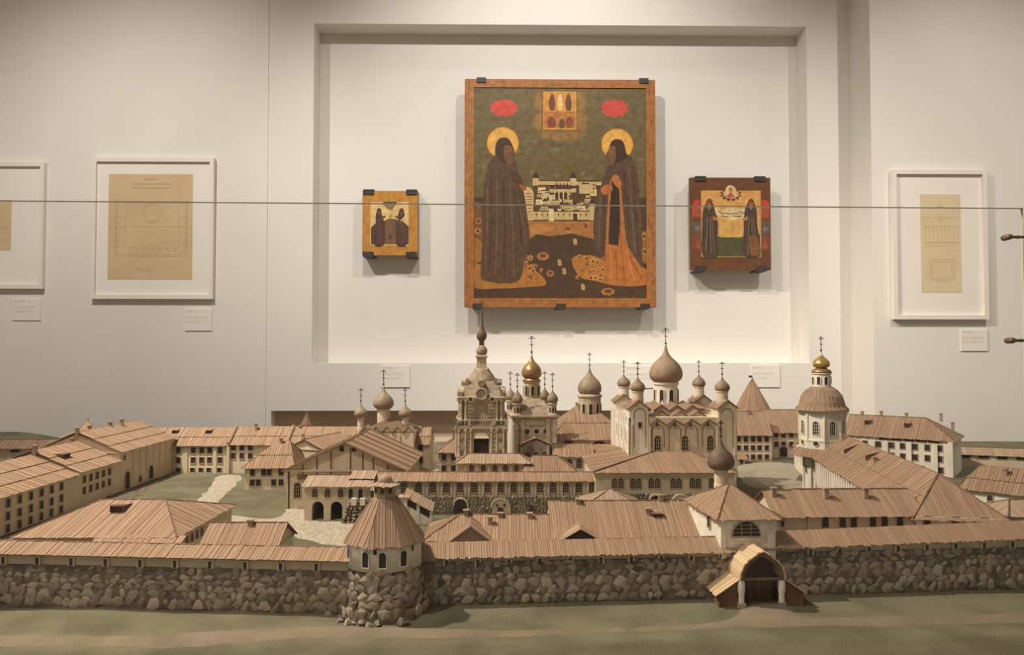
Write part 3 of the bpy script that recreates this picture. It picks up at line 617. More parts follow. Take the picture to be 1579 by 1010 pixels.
def draw_right(P, B):
    # crop 909 x 1010 for photo 1040..1220 x 250..450
    B.rect(122, 120, 745, 840, (104, 66, 42))
    for i in range(50): x, y = R.uniform(130, 700), R.uniform(126, 830); B.rect(x, y, min(x + R.uniform(10, 60), 742), y + 5, R.choice([(112, 72, 46), (98, 60, 38), (122, 78, 48)]))
    for x in (180, 705):
        B.rect(x - 40, 470, x + 38, 560, (92, 84, 76)); B.rect(x - 38, 580, x + 36, 680, (124, 66, 46)); B.poly([(x - 40, 430), (x - 40, 320), (x - 20, 296), (x + 14, 296), (x + 34, 320), (x + 34, 430)], (178, 66, 46)); B.poly([(x - 18, 430), (x - 18, 350), (x, 330), (x + 16, 350), (x + 16, 430)], (150, 80, 56)); B.disc(x, 520, 20, (120, 108, 96)); B.disc(x, 512, 9, (150, 100, 70)); B.poly([(x - 20, 670), (x, 590), (x + 20, 670)], (148, 84, 60))
    P.rect(206, 222, 674, 740, (180, 136, 84)); P.rect(214, 222, 666, 735, (198, 148, 84)); P.poly([(220, 735), (220, 560), (300, 580), (580, 580), (664, 560), (664, 735)], (78, 76, 50))
    for i in range(30): x, y = R.uniform(220, 650), R.uniform(230, 330); P.rect(x, y, x + R.uniform(6, 24), y + 4, R.choice([(208, 158, 92), (188, 138, 78)]))
    P.scal(440, 250, 92, 60, (88, 64, 50), 12, .24); P.scal(440, 248, 70, 44, (196, 150, 96), 10, .2); P.disc(438, 232, 44, (210, 180, 136), 52); P.disc(438, 216, 16, (168, 110, 66), 20); P.poly([(405, 268), (438, 232), (470, 268), (438, 284)], (176, 90, 62))
    P.poly([(310, 370), (330, 356), (370, 372), (440, 352), (520, 366), (570, 352), (560, 400), (520, 440), (440, 450), (370, 440), (330, 410)], (206, 180, 132), True)
    for a in ((340, 380, 380, 410), (380, 400, 440, 404), (440, 404, 500, 400), (500, 380, 540, 400), (360, 420, 420, 430), (450, 420, 520, 425)): P.line([a[:2], a[2:]], 7, (92, 66, 46))
    P.rect(356, 450, 522, 586, (204, 158, 88))
    for k in range(7): P.line([(372, 468 + k * 16), (506, 468 + k * 16)], 3, (176, 128, 70))
    for x, s in ((272, 1), (596, -1)):
        P.disc(x, 312, 44, (208, 156, 84)); P.poly([(x - 54, 730), (x - 58, 520), (x - 50, 380), (x - 26, 320), (x, 296), (x + 26, 320), (x + 44, 380), (x + 56 + 10 * s, 480), (x + 62, 600), (x + 64, 730)], (74, 60, 50), True)
        P.disc(x, 312, 24, (120, 70, 40), 28); P.poly([(x - 14, 326), (x + 14, 326), (x + 6, 368), (x - 6, 368)], (150, 104, 70), True)
        for k, c in ((-30, (120, 100, 84)), (-6, (58, 46, 40)), (10, (124, 96, 74)), (36, (126, 86, 58))): P.line([(x + k * .5, 430), (x + k, 716)], 6, c)
        P.poly([(x + s * 24, 420), (x + s * 60, 440), (x + s * 66, 456), (x + s * 30, 450)], (170, 112, 72))
    P.poly([(580, 580), (640, 590), (660, 715), (590, 715)], (122, 82, 50), True)
icon('large brown-framed icon of two haloed monks with a monastery between them', (717, 122.5, 1011, 474), .02, .04, (.046, .044, .04, .033), ((.085, 1), (.94, 1), (.065, 0), (.5, 0), (.94, 0)), draw_big, 330 / 855., (700, 110))
icon('small icon with a plain ochre border and two dark figures', (559, 294.5, 644, 394), .05, .03, None, ((.11, 1), (.89, 1), (.11, 0), (.89, 0)), draw_small, 140 / 884., (530, 270), cl=.065)
icon('medium dark brown icon with red side panels and a green floor', (1064.5, 274, 1188.5, 416), .04, .035, None, ((.13, 1), (.87, 1), (.12, 0), (.88, 0)), draw_right, 180 / 909., (1040, 250), cl=.065)

# =================================================================== THE MODEL
def terrain_z(x, y):
    z = .0035 * noise.noise(Vector((x * 5, y * 5, 0))) + .0012 * noise.noise(Vector((x * 22, y * 22, 3)))
    if y > 1.5: z *= .4
    if y < 1.32: z -= .004 * noise.noise(Vector((x * 3, y * 9, 7))) + .0015
    return z
r = thing('model_table', 'dark table under the monastery model and its green ground', 'table', (0, 0, FZ))
m = MB(); m.prism([(-1.9, 1.22, 0), (1.9, 1.22, 0), (2.9, 3.8, 0), (-2.9, 3.8, 0)], (0, 0, .88)); m.build('plinth', 'table', r)
m = MB(); m.prism([(-2.0, 1.17, .88), (2.0, 1.17, .88), (3.0, 3.86, .88), (-3.0, 3.86, .88)], (0, 0, .105)); m.build('table_top', 'table', r)
m = MB(); nx, ny = 200, 130; vs = []
for j in range(ny + 1):
    t = j / ny; t = t ** 1.6
    for i in range(nx + 1):
        ss = -1 + 2 * i / nx; y = 1.158 + .004 * noise.noise(Vector((ss * 9, 0, 5))) + t * 2.70; x = ss * (2.0 + (y - 1.16) * .37); vs.append((x, y, terrain_z(x, y)))
fs = [(j * (nx + 1) + i, j * (nx + 1) + i + 1, (j + 1) * (nx + 1) + i + 1, (j + 1) * (nx + 1) + i) for j in range(ny) for i in range(nx)]
m.raw(vs, fs)
edge = [i for i in range(nx + 1)]
for i in range(nx): a, b = vs[i], vs[i + 1]; m.face([(a[0], a[1], -.006), (b[0], b[1], -.006), b, a])
g = m.build('terrain_ground', 'grass', kind='stuff', smooth=True, label='sage green flocked ground of the model around its walls', cat='ground')
m = MB(); vs = []; hn, hm = 40, 16
for j in range(hm + 1):
    for i in range(hn + 1):
        x = -3.1 + 1.35 * i / hn; y = 3.34 + .5 * j / hm; hl = min(1, max(0, (-1.78 - x) / .55)) * math.sin(PI * j / hm); vs.append((x, y, terrain_z(x, y) - .002 + .072 * hl * hl * (3 - 2 * hl)))
m.raw(vs, [(j * (hn + 1) + i, j * (hn + 1) + i + 1, (j + 1) * (hn + 1) + i + 1, (j + 1) * (hn + 1) + i) for j in range(hm) for i in range(hn)])
m.build('green_mound', 'grass', kind='stuff', smooth=True, label='low green mound at the rear table edge behind the outer gallery', cat='ground')
def patch(name, label, pts, mat, cat, lift=.0022, group=None, amp=.012):
    P = smooth_poly([(p.x, p.y) for p in pts], 8); bm = bmesh.new(); c = Vector((sum(p[0] for p in P) / len(P), sum(p[1] for p in P) / len(P)))
    P = [(x + amp * noise.noise(Vector((x * 40, y * 40, 1))), y + amp * noise.noise(Vector((x * 40, y * 40, 9)))) for x, y in P]
    v = [bm.verts.new((x, y, 0)) for x, y in P]; f = bm.faces.new(v); bmesh.ops.triangulate(bm, faces=[f])
    for _ in range(4):
        e = [q for q in bm.edges if q.calc_length() > .03]
        if e: bmesh.ops.subdivide_edges(bm, edges=e, cuts=1); bmesh.ops.triangulate(bm, faces=bm.faces[:])
    bnd = {w for q in bm.edges if q.is_boundary for w in q.verts}
    for w in bm.verts: w.co.z = terrain_z(w.co.x, w.co.y) + (.0001 if w in bnd else lift + .0008 * noise.noise(w.co * 90))
    me = bpy.data.meshes.new(name); bm.to_mesh(me); bm.free(); me.materials.append(M[mat])
    for p in me.polygons:
        p.use_smooth = True
        if p.normal.z < 0: p.flip()
    link(name, me, None, kind='stuff', label=label, cat=cat, group=group)
G = lambda *a: [on(x, y) for x, y in a]
patch('sandy_track', 'pale sandy track running along the front of the fortress wall', G((-80, 975), (150, 982), (480, 966), (760, 968), (960, 966), (1120, 955), (1150, 928), (1220, 928), (1240, 950), (1420, 948), (1700, 946), (1700, 958), (1420, 962), (1200, 966), (900, 975), (700, 981), (480, 984), (250, 996), (-80, 992)), 'sand', 'track', .0052, amp=.004)
patch('gravel_path', 'pale gravel path crossing the green courtyard lawn diagonally', G((338, 734), (372, 734), (366, 745), (350, 760), (336, 775), (345, 790), (300, 792), (302, 774), (322, 755)), 'gravel', 'path')
patch('gravel_yard', 'broad gravel yard below the porch with two dark arches', G((330, 792), (420, 800), (445, 785), (480, 785), (600, 790), (620, 830), (520, 842), (430, 822), (340, 812)), 'gravel', 'path')
patch('gravel_yard', 'gravel yard in front of the far courtyard block with an arched door', G((1140, 718), (1200, 713), (1240, 722), (1228, 738), (1255, 752), (1200, 754), (1150, 748)), 'gravel', 'path')
patch('gravel_yard', 'narrow gravel strip beside the tall ornate bell tower', G((632, 720), (705, 716), (705, 728), (632, 731)), 'gravel', 'path')
patch('dirt_yard', 'brown bare earth strip along the long shaded barrack wing', G((205, 742), (258, 736), (250, 742), (215, 765), (190, 775), (150, 770)), 'mortar', 'path')

# ------------------------------------------------------------------ fortress walls
def fortress(label, a, b, ze, zr, zs, loops, size, T=.056, rows=None):
    """a, b: front base line; ze, zr, zs: (left, right) eave, ridge and stone-top heights"""
    a, b = Vector(a), Vector(b); d = b - a; L = d.length; rz = math.atan2(d.y, d.x)
    root = thing('fortress_wall', label, 'fortress wall', (a.x, a.y, 0), rz, 'front fortress wall')
    m = MB(); m.prism([(0, .004, -.01), (L, .004, -.01), (L, .004, ze[1] + .003), (0, .004, ze[0] + .003)], (0, T, 0)); m.build('parapet', 'plaster', root)
    m = MB(); n = int(L / .012); vs = []
    mm = MB(); hz = sum(zs) / 2; rough(mm, (0, 0), (L, 0), -.012, hz, n, 9, .003, .004, .012); mm.build('mortar_core', 'mortar', root)
    # stones
    z = .004; st = []
    while z < hz - size * .1:
        h = size * R.uniform(.5, .8) * (1.2 if z < hz * .4 else .95); x = R.uniform(-.3, .3) * size
        while x < L:
            w = size * R.uniform(.7, 1.5); q = x / L; top = zs[0] + (zs[1] - zs[0]) * q + R.uniform(-.3, .25) * size
            if z + h * .5 < top and R.random() < .99: st.append((x + w / 2, z + h / 2 + R.uniform(-.15, .15) * h, w, h))
            x += w
        z += h
    R.shuffle(st); st = st[:298]
    for x, z, w, h in st:
        lean = .012 * (1 - z / hz); stone(root, (x, -lean + .0016, z), w * .66, size * R.uniform(.17, .27), h * .80)
    o = .0085; rm = MB()
    planks(rm, [(-.004, -o, ze[0] + .001), (L + .004, -o, ze[1] + .001), (L + .004, T / 2, zr[1]), (-.004, T / 2, zr[0])], .0048, .0016, .004)
    planks(rm, [(L, T + o, ze[1]), (0, T + o, ze[0]), (0, T / 2, zr[0]), (L, T / 2, zr[1])], .008, .0014, .003)
    rm.build('roof_planks', 'roof', root, kind='stuff')
    m = MB(); m.tube((-.004, T / 2, zr[0] + .001), (L + .004, T / 2, zr[1] + .001), .0018, 5); m.build('ridge_board', 'ridge', root)
    for x in loops:
        q = x; zz = ze[0] + (ze[1] - ze[0]) * x / L - .010
        m = MB(); m.box(x - .006, x + .006, -.0005, .005, zz - .008, zz + .008); f = m.build('embrasure', 'plaster', root)
        m = MB(); m.box(x - .0028, x + .0028, -.0012, .004, zz - .007, zz + .005); m.build('loophole', 'reveal', f)
    return root
TX, TY = xp(594, 1.375), 1.375
A0, A1 = (xp(-90, 1.40), 1.40), (xp(545, 1.345), 1.345)
Lw = (Vector(A1) - Vector(A0)).length
fortress('fortress wall with rough dark stones running into the photo edge beside the round tower', A0, A1, (.0885, .0875), (.1045, .103), (.062, .079), [.12 + .063 * i for i in range(10)], .0165)
B0, B1 = (xp(650, 1.392), 1.392), (xp(1148, 1.436), 1.436)
fortress('fortress wall of pale rubble between the round tower and the gate porch', B0, B1, (.081, .0815), (.099, .102), (.072, .072), [.045 + .0555 * i for i in range(10)], .0165)
C0, C1 = (xp(1150, 1.4435), 1.4435), (xp(1660, 1.495), 1.495)
fortress('fortress wall of pale rubble beyond the gate porch under the hipped barracks', C0, C1, (.0835, .0955), (.1025, .1215), (.074, .078), [.065 + .0565 * i for i in range(10)], .018)
# ------------------------------------------------------------------ round corner tower
r = thing('corner_tower', 'squat round stone tower with a tall plank tent roof in front', 'tower', (TX, TY, 0))
m = MB(); vs = []; N = 40; prof = [(.088, -.01), (.084, .005), (.077, .022), (.070, .045), (.066, .07), (.064, .088)]
for j, (q, z) in enumerate(prof):
    for i in range(N): a = 2 * PI * i / N; w = q - .004 + .003 * noise.noise(Vector((math.cos(a) * 5, math.sin(a) * 5, z * 60))); vs.append((w * math.cos(a), w * math.sin(a), z))
m.raw(vs, [(j * N + i, j * N + (i + 1) % N, (j + 1) * N + (i + 1) % N, (j + 1) * N + i) for j in range(len(prof) - 1) for i in range(N)]); m.build('mortar_core', 'mortar', r)
def batter(z):
    for (q0, z0), (q1, z1) in zip(prof, prof[1:]):
        if z0 <= z <= z1: return q0 + (q1 - q0) * (z - z0) / (z1 - z0)
    return prof[-1][0]
z = .003; sz = .021
while z < .082:
    h = sz * R.uniform(.55, .75); a = R.random()
    while a < 2 * PI + .3:
        q = batter(z + h / 2); w = sz * R.uniform(.7, 1.35); st = math.sin(a + w / 2 / q)
        if st < .35 and z + h * .6 < .083 + R.uniform(-.006, .004): aa = a + w / 2 / q; stone(r, (math.cos(aa) * (q - .004), math.sin(aa) * (q - .004), z + h / 2), w * .64, sz * R.uniform(.2, .32), h * .78, aa + PI / 2)
        a += w / q
    z += h
for i in range(16): a = R.uniform(-PI * 1.05, -.35); q = R.uniform(.084, .098); s = R.uniform(.005, .011); stone(r, (q * math.cos(a), q * math.sin(a), .002), s, s, s * .6, a)
m = MB(); m.lathe([(.0645, .078), (.0635, .118), (.062, .126)], 0, 0, 32); m.build('white_drum', 'white', r, True)
for a in (-110, -84, -52, -150): a = math.radians(a); window(r, 'hole', (.0641 * math.cos(a), .0641 * math.sin(a), .086), a + PI / 2, 'white')
for a in (-95, -35, -160): a = math.radians(a); window(r, 'slit', (.0638 * math.cos(a), .0638 * math.sin(a), .108), a + PI / 2, 'white')
NF = 8; rm = MB(); e0, e1 = (.072, .1205), (.0225, .190)
for i in range(NF):
    a0, a1 = 2 * PI * (i + .0) / NF - PI / 2 - PI / NF + .15, 2 * PI * (i + 1) / NF - PI / 2 - PI / NF + .15
    P = lambda q, a, z: (q * math.cos(a), q * math.sin(a), z)
    planks(rm, [P(e0[0], a0, e0[1]), P(e0[0], a1, e0[1]), P(e1[0], a1, e1[1]), P(e1[0], a0, e1[1])], .0045, .0016, .004)
rm.build('roof_planks', 'roof', r, kind='stuff')
m = MB(); m.lathe([(.023, .186), (.0195, .192), (.0185, .215)], 0, 0, 8, .15); ln = m.build('lantern', 'domewood', r)
for a in (-97, -52, -142): a = math.radians(a); m = MB(); m.box(-.0025, .0025, -.0006, .003, 0, .008); m.build('lantern_window', 'reveal', ln, loc=(.0185 * math.cos(a), .0185 * math.sin(a), .2015), rz=a + PI / 2)
rm = MB()
for i in range(8):
    a0, a1 = 2 * PI * i / 8 + .15, 2 * PI * (i + 1) / 8 + .15; planks(rm, [P(.0245, a0, .2135), P(.0245, a1, .2135), P(.010, a1, .2195), P(.010, a0, .2195)], .004, .001, .003)
rm.build('lantern_roof', 'roof_pale', r, kind='stuff')
m = MB(); m.lathe([(.0135, .214), (.0135, .221), (.011, .227), (.006, .2305), (.001, .232)], 0, 0, 16); m.build('lantern_cap', 'domewood', r, True)

# ------------------------------------------------------------------ gate porch with its keel-arched plank vault
gx, gy = xp(1155, 1.432), 1.432
r = thing('gate_porch', 'gate porch with a curved plank vault and two lean-to wings', 'gate', (gx, gy, 0), .06)
r.scale = (.88, .70, .90)
def keel(s, w=.044, z0=.055, h=.052):    # s in -1..1 -> point on a keel arch
    a = PI / 2 * (1 - s); x = w * math.cos(a); z = z0 + h * .86 * math.sin(a) ** .9 if abs(s) < 1 else z0
    return x, z + h * .16 * max(0, 1 - abs(s) * 3.2)
NS = 26; pts = [keel(-1 + 2 * i / NS) for i in range(NS + 1)]
m = MB()
for i in range(NS):
    (x0, z0), (x1, z1) = pts[i], pts[i + 1]; n = Vector((-(z1 - z0), 0, x1 - x0)).normalized(); n = n if n.dot(Vector((x0, 0, z0 - .05))) > 0 else -n; t = R.uniform(.0022, .0036); f = -.088 - R.random() * .004
    m.prism([(x0, f, z0), (x1, f, z1), (x1 + n.x * t, f, z1 + n.z * t), (x0 + n.x * t, f, z0 + n.z * t)], (0, .095, 0))
m.build('vault_planks', 'roof_lit', r, kind='stuff')  # lighter wood paints in the key light on the vault
m = MB()
for i in range(NS):
    (x0, z0), (x1, z1) = pts[i], pts[i + 1]; c = Vector((0, 0, .055)); k = .84
    m.prism([(x0, -.086, z0), (x1, -.086, z1), (x1 * k, -.086, .055 + (z1 - .055) * k), (x0 * k, -.086, .055 + (z0 - .055) * k)], (0, .006, 0))
m.build('arch_rib', 'line', r)
m = MB(); m.prism([(x * .9, -.02, .05 + (z - .05) * .92) for x, z in pts], (0, .02, 0)); m.box(-.042, .042, -.02, .004, 0, .056); m.build('gate_wall', 'line', r)
for s in (-1, 1): m = MB(); m.box(s * .019 - .016, s * .019 + .016, -.0225, -.019, 0, .05); d_ = m.build('gate_leaf', 'board', r); m = MB(); [m.box(s * .019 - .013 + k * .009, s * .019 - .0095 + k * .009, -.0238, -.022, .002, .048) for k in range(3)]; m.build('batten', 'ridge', d_)
m = MB(); m.box(-.045, .045, -.086, -.08, .0535, .0575); m.build('tie_beam', 'ridge', r)
for s in (-1, 1):
    m = MB(); m.lathe([(.0058, 0), (.0062, .004), (.0052, .008), (.0060, .012), (.0056, .022), (.0075, .034), (.0072, .048), (.0055, .055)], s * .041, -.078, 14); m.build('pillar', 'white', r)
    m = MB(); m.box(s * .041 - .0075, s * .041 + .0075, -.0855, -.0705, -.004, .009); m.build('pillar_base', 'stone', r)
    xi, xo = s * .048, s * .086
    m = MB(); m.prism([(xi, 0, -.004), (xo, 0, -.004), (xo, 0, .026), (xi, 0, .05)], (0, -.075, 0)); m.build('side_wing', 'ridge', r)
    rm = MB(); a = [(xo + s * .006, .004, .023), (xo + s * .006, -.082, .023), (xi - s * .004, -.082, .0535), (xi - s * .004, .004, .0535)]
    planks(rm, a if s > 0 else [a[1], a[0], a[3], a[2]], .0048, .0014, .003); rm.build('wing_roof', 'roof_lit', r, kind='stuff')
# ------------------------------------------------------------------ gate church
p0, p1 = (xp(1110, 1.433), 1.433), (xp(1195, 1.441), 1.441)
r = house('gate_church', 'cream gate church with lunette window and one dark onion dome', p0, p1, .19, .1435, .187, hip=(.051, .051), o=.008, z0=0, cat='model church', wall='white',
          wins=[('F', .048, .1095, 'lun'), ('L', .06, .112, 'archd'), ('F', .0950, .122, 'slit')], pil=[('F', .005, .009, .07, .137, .002), ('F', .095, .012, .07, .137, .002)], pw=.0055)
m = MB(); m.box(.022, .074, -.002, .001, .0945, .106); m.build('blind_panel', 'white', r)
m = MB(); m.box(.026, .070, -.003, -.0015, .0965, .104); m.build('panel_board', 'plaster', r)
drum(r, .047, .128, .18, .214, .0135, 'plaster'); onion(r, .047, .128, .2115, .0265, .064, 'domedark', .034)
# ------------------------------------------------------------------ buildings just behind the wall
house('barrack_building', 'low cream building with long hipped roof next to the gate church', (xp(1196, 1.56), 1.56), (xp(1243, 1.56), 1.56), .13, .1225, .158, wall='plaster', wins=[('F', .012, .1, 'slit')], chim=[(.012, .75, .016)], pw=.0058)
Lf = xp(1420, 1.56) - xp(1243, 1.56)
fw = [xp(q, 1.56) - xp(1243, 1.56) for q in (1270, 1297, 1314, 1344, 1362, 1386)]
house('barrack_building', 'long cream barracks with a row of six dark windows above the wall', (xp(1243, 1.56), 1.556), (xp(1420, 1.56), 1.562), .13, .1245, .161, wins=[('F', x, .0985, 'tall') for x in fw], chim=[(.055, .62, .019), (.137, .62, .019)], pil=[('F', .003, .006, .06, .118, .002)], pw=.0058)
Lr = math.hypot(.13, .85)
house('refectory_wing', 'long white-walled wing with buttressed side and hipped end by the wall', (.935, 2.40), (.800, 1.552), .165, .122, .188, hip=(0, .11), wall='white', courses=2, pw=.006, cat='model building',
      wins=[('F', .06 + .05 * i, .078, 'slot') for i in range(12)] + [('R', .02 + (.052 * i), .0985, 'tall') for i in range(3)], pil=[('F', .015 + .025 * i, .008, .0, .115, .006) for i in range(26)],
      chim=[(.05, .8, .02), (.42, .6, .016)], dorm=[(.18, .45, .012, .017, .05), (.36, .55, .014, .018, .06)])
# church at the far end of that wing: octagon with dome
ox, oy = xp(1268, 2.53), 2.53
r = thing('octagonal_church', 'white octagonal church with broad plank dome and gilt onion lantern', 'model church', (ox, oy, 0), .12)
m = MB(); m.lathe([(.058, 0), (.058, .136), (.055, .140)], 0, 0, 8, PI / 8); m.build('base_block', 'white', r)
for i in range(8):
    a = -PI / 2 + i * PI / 4; q = .0583 * math.cos(PI / 8); window(r, 'tall', (q * math.cos(a), q * math.sin(a), .055), a + PI / 2, 'white')
    for t_ in (-.36, .36): b = a + t_; q2 = .0585 * math.cos(PI / 8) / math.cos(t_); m = MB(); m.tube((q2 * math.cos(b), q2 * math.sin(b), 0), (q2 * math.cos(b), q2 * math.sin(b), .113), .0035, 6); m.build('half_column', 'white', r); m = MB(); b = a + t_ * .72; q2 = .0583 * math.cos(PI / 8) / math.cos(t_ * .72); m.tube((q2 * math.cos(b), q2 * math.sin(b), 0), (q2 * math.cos(b), q2 * math.sin(b), .113), .001, 4); m.build('joint_strip', 'line', r)
rm = MB()
for i in range(8): a0, a1 = PI / 8 + i * PI / 4, PI / 8 + (i + 1) * PI / 4; planks(rm, [(.098 * math.cos(a0), .098 * math.sin(a0), .112), (.098 * math.cos(a1), .098 * math.sin(a1), .112), (.066 * math.cos(a1), .066 * math.sin(a1), .138), (.066 * math.cos(a0), .066 * math.sin(a0), .138)], .006)
rm.build('skirt_roof', 'roof', r, kind='stuff')
m = MB(); m.lathe([(.0705, .13), (.0705, .158), (.0725, .160), (.0725, .165), (.0695, .167), (.069, .243), (.0725, .246), (.0725, .262)], 0, 0, 8, PI / 8); m.build('octagon', 'white', r)
for i in range(8):
    a = -PI / 2 + i * PI / 4; q = .0696 * math.cos(PI / 8); window(r, 'archt', (q * math.cos(a), q * math.sin(a), .182), a + PI / 2, 'white'); window(r, 'eye', (q * 1.016 * math.cos(a), q * 1.02 * math.sin(a), .146), a + PI / 2, 'white')
    b = a + PI / 8; m = MB(); m.tube((.069 * math.cos(b), .069 * math.sin(b), .166), (.069 * math.cos(b), .069 * math.sin(b), .246), .004, 8); m.build('corner_column', 'white', r)
m = MB(); m.lathe([(.082, .257), (.0815, .260), (.0715, .270), (.0685, .285), (.062, .303), (.049, .320), (.034, .331), (.026, .334)], 0, 0, 32); d_ = m.build('plank_dome', 'domewood', r)
for i in range(32):
    a = 2 * PI * i / 32; m = MB()
    for (q0, z0), (q1, z1) in zip([(.0815, .261), (.0715, .2705), (.062, .3035), (.049, .3205)], [(.0715, .2705), (.062, .3035), (.049, .3205), (.028, .3335)]): m.tube((q0 * math.cos(a), q0 * math.sin(a), z0), (q1 * math.cos(a), q1 * math.sin(a), z1), .0011, 4)
    m.build('dome_batten', 'domewood', d_)
drum(r, 0, 0, .331, .378, .028, 'white', 8, (.010, .024))
m = MB(); m.lathe([(.031, .376), (.0315, .380), (.028, .386), (.018, .391), (.012, .394)], 0, 0, 20); m.build('lantern_roof', 'bronze', r, True)
onion(r, 0, 0, .393, .0268, .052, 'gold', .05)
house('chapel_annex', 'small white porch annex with brown roof at the octagon foot', (xp(1226, 3.0), 3.0), (xp(1251, 2.62), 2.62), .10, .088, .118, hip=(.05, .05), wall='white', wins=[('F', .03 + .07 * i, .04, 'tall') for i in range(5)], pil=[('F', .01 + .035 * i, .008, 0, .082, .004) for i in range(11)], pw=.007)
for k, (px, yy, lab) in enumerate(((1236, 2.84, 'tiny gabled turret with brown roof beside the octagon base'),)):
    r = thing('roof_turret', lab, 'model turret', (xp(px, yy), yy, .088), .3); m = MB(); m.box(-.012, .012, -.012, .012, 0, .028); m.build('turret_wall', 'white', r); rm = MB()
    for i in range(4): a0, a1 = PI / 4 + i * PI / 2, PI / 4 + (i + 1) * PI / 2; planks(rm, [(.024 * math.cos(a0), .024 * math.sin(a0), .026), (.024 * math.cos(a1), .024 * math.sin(a1), .026), (0, 0, .05)], .005, .001)
    rm.build('turret_roof', 'roof', r, kind='stuff')
house('well_house', 'small brown-roofed well house against the white buttressed wing', (.86, 2.00), (.852, 1.93), .05, .05, .075, hip=(.02, .02), wall='ornate', wins=[('F', .035, .012, 'slot')], pw=.006, cornice=False)

# long roofs between tower and gate church
house('stable_building', 'low plank-roofed range with hipped end beside the round tower', (xp(657, 1.535), 1.535), (xp(853, 1.535), 1.535), .15, .0805, .1115, hip=(.062, 0), oe=.006, wins=[('F', .155 + .02 * i, .071, 'wides') for i in range(5)], chim=[(.075, .96, .010), (.125, .6, .013), (.145, .9, .007), (.205, .85, .009)], pw=.0052)
r = thing('porch_gable', 'small gabled porch roof projecting from the hipped range', 'model porch', (xp(725, 1.5), 1.515, 0))
m = MB(); m.prism([(-.037, 0, 0), (.037, 0, 0), (.037, 0, .081), (0, 0, .1085), (-.037, 0, .081)], (0, .09, 0)); m.build('gable_wall', 'roof_pale', r)
rm = MB()
for s in (-1, 1): a = [(s * .043, -.006, .079), (s * .043, .07, .079), (0, .07, .111), (0, -.006, .111)]; planks(rm, a if s < 0 else [a[1], a[0], a[3], a[2]], .006, .0014)
rm.build('roof_planks', 'roof', r, kind='stuff')
for s in (-1, 1): m = MB(); m.tube((0, -.007, .112), (s * .045, -.007, .079), .0024, 5); m.build('barge_board', 'roof_pale', r)
house('storehouse', 'tall plank-roofed storehouse with triangular dormer behind the wall', (xp(853, 1.535), 1.54), (xp(1098, 1.545), 1.548), .20, .081, .133, oe=.004, chim=[(.06, .93, .008), (.2, .62, .010), (.235, 1.0, .011)], dorm=[(.217, .52, .02, .009, .02)], pw=.0052)
r = thing('triangular_dormer', 'low triangular dormer with dark opening on the storehouse roof', 'model dormer', (xp(895, 1.53), 1.527, .0))
m = MB(); m.prism([(-.035, 0, .078), (.035, 0, .078), (0, 0, .098)], (0, .05, 0)); m.build('dormer_front', 'reveal', r); rm = MB()
for s in (-1, 1): a = [(s * .042, -.007, .0775), (s * .042, .055, .0785), (0, .085, .1035), (0, -.007, .1015)]; planks(rm, a if s < 0 else [a[1], a[0], a[3], a[2]], .006, .0014)
rm.build('roof_planks', 'roof_pale', r, kind='stuff')
m = MB(); r = house('pavilion', 'little pyramid-roofed pavilion peeping over the storehouse ridge', (xp(905, 1.93), 1.93), (xp(985, 1.93), 1.93), .12, .068, .096, hip=(.062, .062), roof='roof_pale', pw=.006)

# ------------------------------------------------------------------ left side by the wall
Y7 = 1.50
house('workshop_building', 'broad hip-roofed workshop behind the wall with shed dormer', (xp(26, Y7), Y7), (xp(272, Y7), Y7), .30, .0935, .134, hip=(.085, .085), o=.006, dorm=[(.145, .62, .026, .015, .04)], wins=[('R', .05 + .025 * i, .066, 'slot') for i in range(4)], pw=.0062)
house('workshop_lean_to', 'narrow plank lean-to roof along the workshop front', (xp(145, 1.47), 1.465), (xp(272, 1.47), 1.465), .04, .083, .094, ridge_at=.95, back=False, ridge=False, pw=.006)
house('shed_building', 'plain gabled shed with one chimney beside the hip-roofed workshop', (xp(312, 1.51), 1.51), (xp(424, 1.51), 1.51), .13, .068, .1025, wins=[('R', .03, .05, 'slit')], chim=[(.075, .9, .009)], pw=.0055)

# ------------------------------------------------------------------ long left wing in three stepped sections
lx = -1.235
def lw(y): return (lx - .012 * (y - 1.9), y)
def wing_windows(y0, y1, step, zs, kind): return [('F', x, z, kind) for z in zs for x in [.03 + step * i for i in range(int((y1 - y0 - .03) / step))] if (int(x / step) % 3 != 2 or zs[0] == z or True)]
house('barrack_wing', 'long barrack wing with three-course plank roof running off the photo edge', lw(1.52), lw(2.235), .27, .0975, .146, courses=3, group='sections of the long barrack wing', pw=.007, wins=wing_windows(1.52, 2.235, .046, (.066, .034, .004), 'sq'), dorm=[(.42, .46, .045, .016, .04)], oe=.004)
house('barrack_wing', 'middle section of the stepped barrack wing with shed dormer', lw(2.235), lw(2.475), .27, .103, .158, courses=3, group='sections of the long barrack wing', pw=.007, wins=wing_windows(2.235, 2.475, .036, (.066, .034), 'sq'), dorm=[(.06, .5, .04, .016, .04)], chim=[(.0, .92, .022), (.225, 1.05, .016)], oe=.003)
house('barrack_wing', 'tallest far section of the stepped barrack wing with arched openings', lw(2.475), lw(2.885), .27, .130, .186, courses=3, group='sections of the long barrack wing', pw=.0075, wins=[('F', .05, .004, 'big'), ('F', .14, .01, 'archd'), ('F', .22, .008, 'door'), ('F', .03, .098, 'slot')], pil=[('F', .09 + .05 * i, .008, .03, .123, .002) for i in range(6)], chim=[(.0, 1.0, .016), (.20, .97, .018), (.26, .9, .026), (.10, 1.1, .02)], oe=.005)
r = thing('far_turret', 'tiny tent-roofed turret with spire behind the barrack wing', 'model turret', (xp(130, 2.72), 2.74, 0)); m = MB(); m.box(-.02, .02, -.02, .02, 0, .175); m.build('turret_wall', 'plaster', r)
